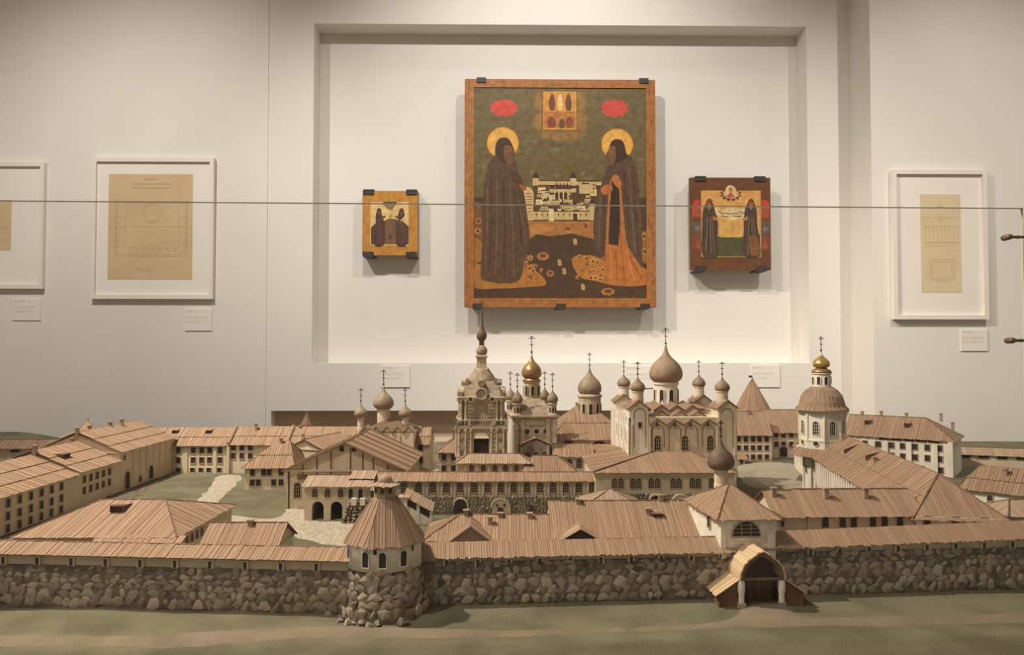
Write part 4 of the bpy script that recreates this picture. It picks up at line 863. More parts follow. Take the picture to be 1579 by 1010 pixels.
m = MB(); m.lathe([(.028, .172), (.003, .20), (.001, .216)], 0, 0, 8); m.build('turret_roof', 'roof', r)
m = MB(); m.lathe([(.09, .15), (.001, .183)], 0, 0, 4, PI / 4); m.build('turret_skirt', 'roof', r)
# rear range
def rear(label, a, b, ze, zr, wins, chim=(), dorm=(), pil=(), Y=2.87, dep=.17, hip=(0, 0)):
    house('rear_range', label, (xp(a, Y), Y), (xp(b, Y), Y), dep, ze, zr, wins=wins, chim=chim, dorm=dorm, pil=pil, courses=2, pw=.008, oe=.003, hip=hip, group='parts of the rear range')
k = 2.87 / 1200
w1 = [('F', (q - 226) * k, z, 'far') for z in (.072, .036) for q in (234, 248, 262, 275, 298, 311, 323, 339)] + [('F', (q - 226) * k, .002, 'low') for q in (248, 262, 275, 297, 310, 322, 338)] + [('F', (235 - 226) * k, .0, 'door')]
rear('three-storey cream range with eight windows a floor and two dormers', 226, 349, .1035, .155, w1, chim=[(.035, .25, .012)], dorm=[(.08, .6, .02, .015, .03), (.205, .6, .02, .015, .03)], pil=[('F', (286 - 226) * k, .016, 0, .097, .003), ('F', (331 - 226) * k, .012, 0, .097, .003)])
w2 = [('F', (q - 350) * k, z, 'far') for z in (.083, .052) for q in (360, 373, 386)]
rear('cream range with small windows and one chimney beside the three-storey range', 350, 439, .107, .159, w2, chim=[(.085, .75, .026)])
rear('last part of the rear range ending behind the gabled refectory hall', 441, 640, .109, .158, [('F', (q - 441) * k, .08, 'far') for q in (470, 500, 530)], chim=[(.03, .9, .01), (.06, .1, .026)])
for q in (349.5, 440): Lx = xp(q, 2.86); r = thing('fire_wall', 'stepped firewall strip between roofs of the rear range at its ' + ('wide junction' if q < 400 else 'narrow junction near the hip-roofed house'), 'model wall', (Lx, 2.86, 0)); m = MB(); m.prism([(0, 0, 0), (0, 0, .112), (0, .085, .164), (0, .17, .112), (0, .17, 0)], (.009, 0, 0)); m.build('masonry', 'plaster', r); m = MB(); m.tube((.0045, -.004, .111), (.0045, .085, .166), .005, 4); m.build('coping', 'roof_pale', r)
r = thing('distant_cone_roof', 'tiny dark cone roof rising behind the rear range', 'model turret', (xp(473, 3.15), 3.15, 0)); m = MB(); m.lathe([(.022, 0), (.022, .152)], 0, 0, 10); m.build('turret_wall', 'plaster', r); m = MB(); m.lathe([(.026, .15), (.004, .192), (.001, .2)], 0, 0, 10); m.build('turret_roof', 'ridge', r); m = MB(); m.box(-.012, .012, -.001, .001, .196, .204); m.build('weather_vane', 'iron', r)
house('outer_gallery', 'low outer wall gallery with dark slots beyond the barrack wing', (xp(-60, 2.98), 2.98), (xp(95, 3.0), 3.0), .08, .078, .102, wins=[('F', .05 + .075 * i, .060, 'wide') for i in range(5)], pw=.008, cornice=False)

# ------------------------------------------------------------------ refectory group
hx = xp(443, 2.22); hx1 = xp(622, 2.22)
r = house('refectory_hall', 'big gabled refectory hall with pilasters and battened plank roof', (hx1, 2.22), (hx1, 2.60), hx1 - hx, .112, .186, pw=.007, o=.012, oe=.014, cat='model building', wins=[('L', .30, .032, 'archt'), ('L', .175, .163, 'sqs'), ('L', .140, .163, 'sqs')],
      pil=[('F', .02 + .055 * i, .012, 0, .106, .003) for i in range(7)])
Wd = hx1 - hx
for i, v in enumerate((.006, .045, .085, .115, .150, .205, .245, .285, .325, Wd - .006)):
    zt = .112 + (.186 - .112) * (1 - abs(v - Wd / 2) / (Wd / 2)) - .006; m = MB(); m.box(-.0025, .001, v - .0014, v + .0014, .095 if 1 < i < 8 else .0, zt); m.build('pilaster_strip', 'line', r)
for i in range(6):
    u = -.012 + .0775 * i; m = MB(); kk = (.186 - .112) / (Wd / 2); m.tube((u, -.012, .112 - .012 * kk + .0025), (u, Wd / 2, .1885), .0018, 5); m.build('roof_batten', 'ridge', r)
    m = MB(); m.tube((u, Wd + .012, .112 - .012 * kk + .0025), (u, Wd / 2, .1885), .0018, 5); m.build('roof_batten', 'ridge', r)
m = MB(); m.box(-.005, .001, .02, Wd - .03, .084, .098); m.build('string_course', 'board', r)
# church behind it
cx0, cx1 = xp(555, 2.62), xp(638, 2.62)
r = thing('zigzag_church', 'cream church with zigzag gables and three slender onion domes', 'model church', (cx0, 2.62, 0))
Lc = cx1 - cx0; m = MB(); m.box(0, Lc, 0, .19, 0, .176); m.build('wall', 'plaster', r)
def zig(parent, L, D, z0, h, n, mat='roof_pale', y=0, wall='plaster', dep=.06, name='gable'):
    w = L / n
    for i in range(n):
        a = i * w; m = MB(); m.prism([(a, y, z0 - .002), (a + w, y, z0 - .002), (a + w / 2, y, z0 + h)], (0, dep, 0)); g = m.build(name, wall, parent)
        rm = MB()
        for s in (-1, 1):
            q = a + w / 2 + s * w * .54; P_ = [(q, y - .005, z0 - .003), (q, y + dep, z0 - .003), (a + w / 2, y + dep, z0 + h + .001), (a + w / 2, y - .005, z0 + h + .001)]
            planks(rm, P_ if s < 0 else [P_[1], P_[0], P_[3], P_[2]], .007, .0016)
        rm.build('gable_roof', mat, g)
zig(r, Lc, .19, .176, .017, 5)
m = MB(); m.lathe([(.12, .178), (.04, .206), (.02, .212)], Lc / 2, .10, 4, PI / 4); m.build('roof_cap', 'ridge', r)
for x in (.004, Lc * .72, Lc - .004): m = MB(); m.box(x - .004, x + .004, -.003, .001, .06, .172); m.build('pilaster', 'plaster', r)
window(r, 'arch', (Lc * .52, -.0004, .132), 0); window(r, 'slot', (Lc + .0003, .05, .13), PI / 2)
yc = .09; drum(r, xp(591, 2.71) - cx0, yc, .19, .250, .0215, 'plaster'); onion(r, xp(591, 2.71) - cx0, yc, .247, .036, .080, 'dome', .056)
for q in (556, 624.5): x = xp(q, 2.70) - cx0; drum(r, x, .08, .178, .221, .0115, 'plaster'); onion(r, x, .08, .219, .0235, .050, 'dome', .05)
# arcaded porch
def arch_wall(m, L, H, T, opens, y=0, n=10):
    """wall in the xz plane with round-headed openings (x centre, width, sill, crown)"""
    xs = 0
    for (cx, w, s, c) in sorted(opens):
        x0, x1 = cx - w / 2, cx + w / 2; m.box(xs, x0, y, y + T, 0, H)
        if s > 0: m.box(x0, x1, y, y + T, 0, s)
        hw = w / 2; sp = c - hw; A = [(cx + hw * math.cos(PI * i / n), sp + hw * math.sin(PI * i / n)) for i in range(n + 1)]
        for (a, za), (b, zb) in zip(A, A[1:]): m.prism([(a, y, za), (b, y, zb), (b, y, H), (a, y, H)], (0, T, 0))
        xs = x1
    m.box(xs, L, y, y + T, 0, H)
px0 = xp(470, 2.06); Lp = xp(572, 2.06) - px0; K = 2.06 / 1200
r = thing('arcade_porch', 'cream porch with two dark arches below and small arched windows', 'model porch', (px0, 2.06, 0))
m = MB(); arch_wall(m, Lp, .0945, .012, [((490.5 - 470) * K, .031, 0, .052), ((519 - 470) * K, .031, 0, .052)]); m.box(0, .012, .012, .12, 0, .0945); m.box(Lp - .012, Lp, .012, .12, 0, .0945); m.build('wall', 'plaster', r)
m = MB(); m.box(.012, Lp - .012, .10, .112, 0, .09); m.build('arcade_back', 'reveal', r)
for q in (486, 505.5, 525.5): window(r, 'archs', ((q - 470) * K, -.0003, .064), 0)
for q in (541, 556): window(r, 'hole', ((q - 470) * K, -.0003, .060), 0, 'white')
rm = MB(); planks(rm, [(-.006, -.01, .0915), (Lp + .004, -.01, .0915), (Lp + .004, .06, .1095), (-.006, .06, .1095)], .006); planks(rm, [(Lp, .13, .0915), (0, .13, .0915), (0, .06, .1095), (Lp, .06, .1095)], .01); rm.build('roof_planks', 'roof_pale', r, kind='stuff')
rm = MB(); x0 = (534 - 470) * K; planks(rm, [(x0, .03, .106), (Lp + .004, .03, .106), (Lp + .004, .085, .1185), (x0, .085, .1185)], .006); rm.build('upper_roof', 'roof_pale', r, kind='stuff')
m = MB(); m.box(x0 + .003, Lp, .035, .10, .095, .107); m.build('upper_wall', 'ridge', r)
# rubble mound under the porch
r = thing('rubble_mound', 'heap of pale rough stones under the arcaded porch windows', 'stones', (xp(552, 2.03), 2.035, 0))
m = MB(); m.prism([(-.042, 0, -.005), (.045, 0, -.005), (.035, 0, .052), (-.02, 0, .055)], (0, .03, 0)); m.build('mound_core', 'mortar', r)
z = 0
while z < .054:
    h = .0085 * R.uniform(.7, 1.1); x = -.046 + z * .35
    while x < .044 - z * .1:
        w = R.uniform(.008, .018); stone(r, (x + w / 2, -.004 + z * .05, z + h / 2), w * .55, .008, h * .58); x += w
    z += h
for x in (-.010, .013): m = MB(); m.box(x - .0065, x + .0065, -.008, .002, .048, .066); m.build('pier_block', 'white', r)
m = MB(); m.box(.020, .036, -.016, 0, 0, .030); m.build('pier_block', 'ornate', r)
# covered stair flights either side of the gallery head
r = thing('covered_stair', 'white covered stair descending from the gallery behind the round tower', 'model stair', (xp(625, 2.02), 2.02, 0))
q = 2.02 / 1200; m = MB(); dx = 40 * q
m.prism([(0, 0, -.005), (dx, 0, -.005), (dx, 0, .014), (0, 0, .052)], (0, .05, 0)); m.build('stair_side', 'white', r)
m = MB(); m.prism([(0, 0.001, .048), (dx, 0.001, .012), (dx, 0.001, .034), (0, 0.001, .074)], (0, .05, 0)); m.build('stair_gap', 'reveal', r)
for t in (.0, .5, 1.0): x = dx * t; zt = .074 - .04 * t; m = MB(); m.box(x - .004, x + .004, -.002, .006, .0, zt); m.build('stair_post', 'white', r)
rm = MB(); planks(rm, [(-.004, -.008, .074), (dx + .004, -.008, .034), (dx + .004, .06, .044), (-.004, .06, .084)], .006); rm.build('stair_roof', 'roof_pale', r, kind='stuff')
m = MB(); m.box(-.014, .006, -.006, .03, .03, .066); m.build('pier', 'white', r); m = MB(); m.box(-.019, .012, -.01, .034, .066, .072); m.build('pier_cap', 'roof_pale', r)
r = thing('covered_stair', 'short dark covered stair leaning between porch and round tower roof', 'model stair', (xp(572, 2.04), 2.04, 0))
m = MB(); m.prism([(0, 0, .0), (.05, 0, .0), (.05, 0, .04), (0, 0, .066)], (0, .04, 0)); m.build('stair_side', 'white', r); m = MB(); m.prism([(0, .002, .06), (.05, .002, .036), (.05, .002, .066), (0, .002, .090)], (0, .04, 0)); m.build('stair_gap', 'reveal', r)
rm = MB(); planks(rm, [(-.002, -.006, .088), (.05, -.006, .064), (.05, .05, .074), (-.002, .05, .098)], .006); rm.build('stair_roof', 'roof_pale', r, kind='stuff')
# hip-roofed house in the courtyard
K = 2.53 / 1200
house('courtyard_house', 'two-storey hip-roofed house standing in the green courtyard', (xp(379, 2.53), 2.52), (xp(452, 2.53), 2.53), .20, .075, .142, hip=(.08, .03), courses=2, pw=.0075, wins=[('F', (x - 379) * K, .046, 'sq') for x in (391, 408, 416, 434)] + [('F', (x - 379) * K, .013, 'sq') for x in (391, 400, 423, 434)], chim=[(.095, .9, .018)], wall='plaster')
house('courtyard_wing', 'gable-ended cream wing between the hip-roofed house and refectory hall', (xp(497, 2.68), 2.68), (xp(497, 2.68) + .09, 2.95), .135, .112, .142, pw=.007, o=.008)
house('yard_house', 'narrow two-storey house behind the refectory hall corner', (xp(628, 2.66), 2.66), (xp(662, 2.66), 2.66), .14, .134, .178, courses=2, wins=[('F', x, z, 'far') for z in (.108, .066) for x in (.014, .045)], pw=.007, oe=.002)
house('yard_house', 'small grey house with pinkish hipped roof beside the bell tower', (xp(676, 2.5), 2.5), (xp(712, 2.5), 2.5), .15, .128, .180, hip=(.075, .0), wins=[('F', x, z, 'sq') for z in (.098, .062) for x in (.018, .048)], chim=[(.045, .8, .02)], pw=.006, z0=.0, wall='ornate')

# ------------------------------------------------------------------ long gallery
gx0, gx1 = xp(576, 2.15), xp(926, 2.15); K = 2.15 / 1200
wx = [(x - 576) * K for x in (623, 645, 667, 687.5, 709, 730.5, 751, 771, 791, 811, 831, 851, 870.5, 890.5, 911)]
r = house('long_gallery', 'long cream gallery with pilasters and arched windows on rubble base', (gx0, 2.15), (gx1, 2.15), .10, .0925, .106, wins=[('F', x, .060, 'arch') for x in wx], pil=[('F', x + .0195 + d_, .0055, .046, .087, .0025) for x in wx for d_ in (-.005, .005)], pw=.006, oe=.004)
for x in wx:
    for d_ in (-.0095, .0095): m = MB(); m.box(x + .0195 + d_ - .0007, x + .0195 + d_ + .0007, -.0006, .0005, .046, .087); m.build('joint_strip', 'line', r)
m = MB(); m.box(0, gx1 - gx0, -.004, 0, -.005, .046); rubble(m, (0, -.005), (gx1 - gx0, -.005), .006, .046, .0085); m.build('rubble_base', 'stonei', r, kind='stuff')
def niche(parent, x, w, h, mat_in='reveal', ring='plaster', y=-.009):
    O = outline(w, h, 1, 12); m = MB(); m.prism([(x + a, y, b) for a, b in O], (0, .006, 0)); a_ = m.build('arch_recess', mat_in, parent)
    n = len(O); OO = [(a * 1.18, b * 1.09) for a, b in O]; m = MB()
    m.raw([(x + a, y - .002, b) for a, b in O] + [(x + a, y - .002, b) for a, b in OO] + [(x + a, y + .006, b) for a, b in OO] + [(x + a, y + .006, b) for a, b in O], [(i, i + 1, n + i + 1, n + i) for i in range(n - 1)] + [(n + i, n + i + 1, 2 * n + i + 1, 2 * n + i) for i in range(n - 1)] + [(i + 1, i, 3 * n + i, 3 * n + i + 1) for i in range(n - 1)])
    m.build('arch_ring', ring, a_)
niche(r, (710 - 576) * K, .036, .043); niche(r, (771 - 576) * K, .046, .042, 'plaster', 'plaster'); niche(r, (900 - 576) * K, .048, .043)
for a, b, w, h in ((766, .024, .006, .006), (777, .024, .006, .006), (771, .008, .017, .013)): m = MB(); O = outline(w, h, 1 if h > .01 else 0); m.prism([((a - 576) * K + x, -.0115, b + z) for x, z in O], (0, .004, 0)); m.build('opening', 'reveal', r)
for a in (817.5, 857): m = MB(); m.box((a - 576) * K - .0045, (a - 576) * K + .0045, -.0125, -.004, .008, .027); m.build('opening', 'reveal', r)
# higher roof piece over the gallery and gate strip
house('gallery_annex', 'raised plank roof block on the long gallery by the bell tower foot', (xp(806, 2.235), 2.255), (xp(888, 2.235), 2.255), .10, .102, .138, hip=(.03, .05), pw=.0065)
K = 2.275 / 1200
house('tower_foregallery', 'short strip of arched windows under a pale roof below the bell tower', (xp(706, 2.275), 2.275), (xp(816, 2.275), 2.275), .085, .1245, .142, hip=(.03, .03), roof='roof_pale', wins=[('F', (x - 706) * K, .096, 'archs') for x in (727, 745, 763, 779, 796)], pil=[('F', (x - 706) * K, .006, .07, .118, .003) for x in (718, 736, 754, 771, 788, 806)], pw=.0065)
house('shaded_chapel', 'low chapel with three arched windows tucked beside the podium', (xp(856, 2.44), 2.44), (xp(912, 2.44), 2.44), .12, .121, .150, wins=[('F', .015 + .03 * i, .083, 'arch') for i in range(3)], wall='white', pw=.0065)

# ------------------------------------------------------------------ bell tower
tw = .150; r = thing('bell_tower', 'tall ornate grey bell tower with arched tiers and needle spire', 'model tower', (xp(742.5, 2.43), 2.43, 0), .03)
m = MB(); m.box(-tw / 2, tw / 2, -tw / 2, tw / 2, 0, .128); m.build('tower_base', 'ornate', r)
def tier(name, hw, z0, z1, ow, oc, mat='ornate'):
    m = MB()
    for i in range(4):
        mm = MB(); arch_wall(mm, 2 * hw, z1 - z0, .016, [(hw, ow, .0, oc)]); c, s = math.cos(i * PI / 2), math.sin(i * PI / 2)
        m.raw([((x - hw) * c - (y - hw) * s, (x - hw) * s + (y - hw) * c, z + z0) for x, y, z in mm.v], mm.f)
    m.box(-hw * .9, hw * .9, -hw * .9, hw * .9, z1 - .006, z1); t = m.build(name, mat, r); return t
def band(hw, z0, z1, e, name='cornice', mat='ornate'):
    m = MB(); m.box(-hw - e, hw + e, -hw - e, hw + e, z0, z1); m.build(name, mat, r)
a_ = tier('lower_tier', .073, .126, .215, .046, .076)
band(.073, .213, .219, .006); band(.073, .219, .224, .003)
for i in range(4):
    c, s = math.cos(i * PI / 2), math.sin(i * PI / 2)
    T = lambda x, y: (x * c - y * s, x * s + y * c)
    for x in (-.067, -.047, -.031, .031, .047, .067):
        m = MB(); u = T(x, -.0745); m.lathe([(.0055, .128), (.0055, .134), (.0042, .137), (.0038, .20), (.0058, .205), (.0058, .213)], u[0], u[1], 10); m.build('half_column', 'ornate', r)
    for x in (-.056, .056):
        for z0, z1 in ((.147, .172), (.182, .2)):
            m = MB(); m.box(x - .009, x + .009, -.0755, -.071, z0, z1); m.box(x - .0055, x + .0055, -.077, -.075, z0 + .004, z1 - .004); m.build('wall_panel', 'ornate', r, rz=i * PI / 2)
    for k_ in range(6):
        for x in (-.0395, .0395): m = MB(); m.box(x - .007, x + .007, -.0752, -.072, .133 + k_ * .013, .141 + k_ * .013); m.build('rustic_block', 'ornate', r, rz=i * PI / 2)
    # railing
    for k_ in range(19): m = MB(); x = -.072 + .008 * k_; m.box(x - .0014, x + .0014, -.0775, -.0745, .224, .237); m.build('baluster', 'line', r, rz=i * PI / 2)
    m = MB(); m.box(-.077, .077, -.0785, -.0735, .237, .240); m.build('rail', 'ornate', r, rz=i * PI / 2)
    for x in (-.075, -.036, .036, .075): m = MB(); m.box(x - .0045, x + .0045, -.0795, -.072, .223, .243); m.build('rail_post', 'ornate', r, rz=i * PI / 2)
tier('upper_tier', .064, .224, .302, .04, .070)
for z0_, z1_, hw_ in ((.128, .17, .05), (.224, .30, .046)): m = MB(); m.box(-hw_, hw_, -hw_, hw_, z0_, z1_); m.build('inner_core', 'plaster' if z0_ > .2 else 'reveal', r)
for i in range(4):
    c, s = math.cos(i * PI / 2), math.sin(i * PI / 2); T = lambda x, y: (x * c - y * s, x * s + y * c)
    for x in (-.061, -.047, .047, .061): m = MB(); u = T(x, -.0665); m.lathe([(.0055, .226), (.0055, .24), (.0042, .243), (.004, .29), (.0062, .295), (.0062, .303)], u[0], u[1], 10); m.build('half_column', 'ornate', r)
    for k_ in range(5):
        for x in (-.033, .033): m = MB(); m.box(x - .009, x + .009, -.0662, -.063, .236 + k_ * .011, .243 + k_ * .011); m.build('rustic_block', 'ornate', r, rz=i * PI / 2)
    for x, z, q in ((0, .318, .019), (-.033, .301, .009), (.033, .301, .009), (0, .350, .0105)):
        m = MB(); O = [(q * math.cos(2 * PI * k_ / 20), q * math.sin(2 * PI * k_ / 20)) for k_ in range(20)]; yy = -.0725 if z < .34 else -.060
        m.prism([(x + a, yy, z + b) for a, b in O], (0, .02, 0)); d_ = m.build('round_gable', 'ornate', r, rz=i * PI / 2)
        m = MB(); vs = []
        for rr, y_ in ((q * .98, yy - .0005), (q * .95, yy - .003), (q * .74, yy - .003), (q * .70, yy - .0005)): vs += [(x + rr * math.cos(2 * PI * k_ / 20), y_, z + rr * math.sin(2 * PI * k_ / 20)) for k_ in range(20)]
        m.raw(vs, [(j * 20 + k_, j * 20 + (k_ + 1) % 20, (j + 1) * 20 + (k_ + 1) % 20, (j + 1) * 20 + k_) for j in range(3) for k_ in range(20)]); m.build('moulding_ring', 'ornate', d_)
        if z > .31 and z < .34: m = MB(); m.prism([(x + .62 * a, yy - .0008, z + .62 * b) for a, b in O], (0, .002, 0)); m.build('clock_face', 'ornroof', d_)
        elif z < .31: m = MB(); m.prism([(x + .5 * a, yy - .0008, z + .5 * b) for a, b in O], (0, .002, 0)); m.build('round_opening', 'reveal', d_)
band(.064, .300, .307, .007)
m = MB(); S2 = math.sqrt(2)
m.lathe([(.073 * S2, .306), (.063 * S2, .314), (.054 * S2, .330), (.047 * S2, .346), (.042 * S2, .356)], 0, 0, 4, PI / 4); m.build('skirt_roof', 'ornroof', r)
for s1 in (-1, 1):
    for s2 in (-1, 1): m = MB(); m.box(s1 * .062 - .006, s1 * .062 + .006, s2 * .062 - .006, s2 * .062 + .006, .305, .324); m.box(s1 * .043 - .005, s1 * .043 + .005, s2 * .043 - .005, s2 * .043 + .005, .34, .362); m.build('corner_pedestal', 'ornroof', r)
m = MB(); m.lathe([(.046, .352), (.044, .360), (.036, .374), (.027, .386), (.021, .394)], 0, 0, 20); m.build('cap_dome', 'ornroof', r)
m = MB(); m.lathe([(.020 * S2, .390), (.0165 * S2, .394), (.0145 * S2, .424), (.0185 * S2, .428), (.0185 * S2, .433), (.01 * S2, .436)], 0, 0, 4, PI / 4); m.build('spire_lantern', 'ornate', r)
m = MB(); m.lathe([(.012, .434), (.0165, .440), (.018, .448), (.0165, .455), (.011, .461), (.0085, .466)], 0, 0, 20); m.build('lower_bulb', 'ornroof', r, True)
m = MB(); m.lathe([(.008, .464), (.0075, .478), (.011, .481), (.0155, .489), (.0165, .496), (.0145, .504), (.0095, .511), (.0065, .52), (.0022, .572), (.0012, .58)], 0, 0, 20); sp = m.build('needle_spire', 'domedark', r, True)
m = MB(); m.tube((0, 0, .576), (0, 0, .606), .0012, 6); m.tube((-.006, 0, .597), (.006, 0, .597), .0011, 6); m.tube((-.003, 0, .602), (.003, 0, .602), .001, 6); m.lathe([(.001, .578), (.0028, .581), (.001, .584)], 0, 0, 8); m.build('cross', 'iron', sp)

# ------------------------------------------------------------------ church with bronze dome
rr = .10; X0 = xp(792, 2.55); r = thing('bronze_domed_church', 'grey church with one large bronze dome and four small domes', 'model church', (X0, 2.55, 0), rr)
Lb, Db = .143, .19; z1 = .232
m = MB(); m.box(0, Lb, 0, Db, 0, z1); m.build('wall', 'ornate', r)
for z0_, z2, e in ((.222, .226, .003), (.230, .236, .007), (.204, .207, .002)): m = MB(); m.box(-e, Lb + e, -e, Db + e, z0_, z2); m.build('cornice', 'ornate', r)
for x in (.008, .03, Lb - .03, Lb - .008): m = MB(); m.box(x - .006, x + .006, -.004, .001, .05, .222); m.build('pilaster', 'ornate', r)
for v in (.012, .05, .10, .14, Db - .012): m = MB(); m.box(-.004, .001, v - .007, v + .007, .05, .222); m.build('pilaster', 'white', r)  # whiter than the front pilasters, side light put into the colour
m = MB(); m.box(-.0015, .0005, .018, Db - .018, .06, .215); m.build('lit_side_plaster', 'white', r)  # white sheet paints the key light onto the left face
for x in (.045, .0755, .106): window(r, 'eye', (x, -.0006, .176), 0, 'ornate')
for i in range(3): x = .045 + .0305 * i; m = MB(); vs = []; [vs.append((x + q * math.cos(2 * PI * k_ / 18), -y_, .184 + q * math.sin(2 * PI * k_ / 18))) for q, y_ in ((.0145, 0), (.0135, .003), (.011, .003), (.0105, 0)) for k_ in range(18)]; m.raw(vs, [(j * 18 + k_, j * 18 + (k_ + 1) % 18, (j + 1) * 18 + (k_ + 1) % 18, (j + 1) * 18 + k_) for j in range(3) for k_ in range(18)]); m.build('moulding_ring', 'ornate', r)
# curved roof
m = MB(); cxx, cyy = Lb / 2, Db / 2
m.lathe([(.094, .234), (.086, .246), (.068, .266), (.045, .282), (.033, .287)], cxx, cyy, 4, PI / 4, Db / Lb); m.build('curved_roof', 'ornroof', r)
drum(r, cxx, cyy, .284, .348, .027, 'ornate', 8, (.010, .032)); 
m = MB(); m.lathe([(.031, .344), (.031, .349), (.022, .356), (.0215, .361)], cxx, cyy, 20); m.build('drum_cap', 'bronze', r, True)
onion(r, cxx, cyy, .354, .0345, .084, 'bronze', .062)
for sx, sy in ((.014, .016), (Lb - .012, .016), (.006, Db - .02), (Lb - .016, Db - .02)):
    b = .012; m = MB(); m.lathe([(.018, .234), (.018, .238), (.0135, .241), (.0135, .268), (.0165, .271), (.0165, .275), (.012, .278)], sx, sy, 8, PI / 8); dd = m.build('corner_drum', 'ornate', r)
    for a in (-PI / 2, -PI / 4, -3 * PI / 4): m = MB(); O = outline(.006, .016, 1); m.prism([(x, -.0008, z) for x, z in O], (0, .003, 0)); m.build('drum_window', 'reveal', dd, loc=(sx + .0125 * math.cos(a), sy + .0125 * math.sin(a), .246), rz=a + PI / 2)
    onion(r, sx, sy, .276, .0185, .050, 'dome', .05)
# pedimented porch
py_ = -.03; m = MB(); m.box(.028, .112, py_, 0, 0, .142); m.prism([(.024, py_, .142), (.116, py_, .142), (.07, py_, .162)], (0, .03, 0)); m.build('porch', 'ornate', r)
rm = MB()
for s in (-1, 1): q = .07 + s * .05; P_ = [(q, py_ - .006, .143), (q, .0, .143), (.07, 0, .166), (.07, py_ - .006, .166)]; planks(rm, P_ if s < 0 else [P_[1], P_[0], P_[3], P_[2]], .006)
rm.build('porch_roof', 'roof_pale', r, kind='stuff')
for x in (.030, .056, .083, .110): m = MB(); m.lathe([(.005, .085), (.005, .09), (.004, .092), (.0038, .132), (.0052, .136), (.0052, .142)], x, py_ - .001, 10); m.build('porch_column', 'ornate', r)
for x in (.043, .0695, .0965): window(r, 'arch', (x, py_ - .0006, .094), 0, 'ornate')

# ------------------------------------------------------------------ round-drummed church with broad hipped roof
r = house('broad_roofed_church', 'church with broad two-course hipped roof and single drum dome', (xp(852, 2.75), 2.75), (xp(975, 2.75), 2.75), .44, .137, .234, hip=(.10, .12), courses=2, pw=.008, wall='white', cat='model church', wins=[('F', .055, .108, 'half'), ('F', .165, .108, 'half')], chim=[(.105, 1.0, .014)])
dx = xp(909.5, 2.95) - xp(852, 2.75); drum(r, dx, .20, .19, .284, .042, 'ornate', 10, (.012, .04)); onion(r, dx, .20, .281, .0450, .108, 'dome', .052)

# ------------------------------------------------------------------ cathedral on its gallery podium
K = 2.12 / 1200; q0 = xp(918, 2.12); q1 = xp(1131, 2.12)
pw_ = [(x - 918) * K for x in (947, 957, 975, 984, 1003.5, 1013, 1037, 1046, 1066.5, 1075.5, 1096, 1105)]
r = house('cathedral_gallery', 'low gallery with paired arched windows wrapped round the white cathedral', (q0, 2.12), (q1, 2.12), .62, .1195, .152, hip=(.20, .08), courses=1, ridge_at=.30, wins=[('F', x, .077, 'twin') for x in pw_], pw=.0075, ridge=False)
m = MB(); m.box(0, q1 - q0, -.004, 0, -.005, .062); rubble(m, (0, -.005), (q1 - q0, -.005), .004, .062, .0095); m.build('rubble_base', 'stonei', r, kind='stuff')
m = MB(); m.box(-.004, 0, 0, .5, -.005, .062); rubble(m, (-.004, .5), (-.004, 0), .004, .06, .0105); m.build('rubble_base', 'stonei', r, kind='stuff')
niche(r, (1009 - 918) * K, .030, .058, y=-.010); niche(r, (1048 - 918) * K, .045, .058, 'plaster', y=-.010)
m = MB(); m.tube((-.008, -.008, .122), (.20, .186, .154), .002, 5); m.build('hip_board', 'ridge', r)
r = thing('cathedral', 'largest white cathedral with great central onion dome and four corner domes', 'model church', (xp(972, 2.30), 2.30, 0))
Lc = xp(1135, 2.30) - xp(972, 2.30); Dc = .40; zw = .252
m = MB(); m.box(0, Lc, 0, Dc, .05, zw); m.build('wall', 'plaster', r)
m = MB(); m.box(-.0012, .001, .001, Dc - .001, .12, zw); m.build('lit_side_plaster', 'white', r)  # white sheet over the cream wall paints in light from the left
tw_ = .055; zt = .281
for (a, b, lab) in ((-.003, -.003, 0), (Lc - tw_ + .003, -.003, 0), (-.003, Dc - tw_ * 2, 0), (Lc - tw_ + .003, Dc - tw_ * 2, 0)):
    m = MB(); m.box(a, a + tw_, b, b + tw_ * 1.6, zw - .15 if b < 0 else zw - .02, zt); c_ = m.build('corner_block', 'plaster' if a > 0 else 'white', r)  # left blocks white to paint in the lit side
    g = MB(); h = .02
    m = MB(); m.prism([(a, b, zt), (a + tw_, b, zt), (a + tw_ / 2, b, zt + h)], (0, tw_ * 1.6, 0)); m.build('gable', 'plaster', c_)
    rm = MB()
    for s in (-1, 1): q = a + tw_ / 2 + s * tw_ * .58; P_ = [(q, b - .006, zt - .003), (q, b + tw_ * 1.6 + .004, zt - .003), (a + tw_ / 2, b + tw_ * 1.6 + .004, zt + h + .002), (a + tw_ / 2, b - .006, zt + h + .002)]; planks(rm, P_ if s < 0 else [P_[1], P_[0], P_[3], P_[2]], .006)
    rm.build('gable_roof', 'roof', c_)
    x, y = a + tw_ / 2 + (.006 if a < 0 else -.002), b + .05; drum(r, x, y, zt + .006, zt + .047, .0165, 'white' if b > 0 else 'plaster', taper=1.05); onion(r, x, y, zt + .045, .0225, .048, 'dome', .042)
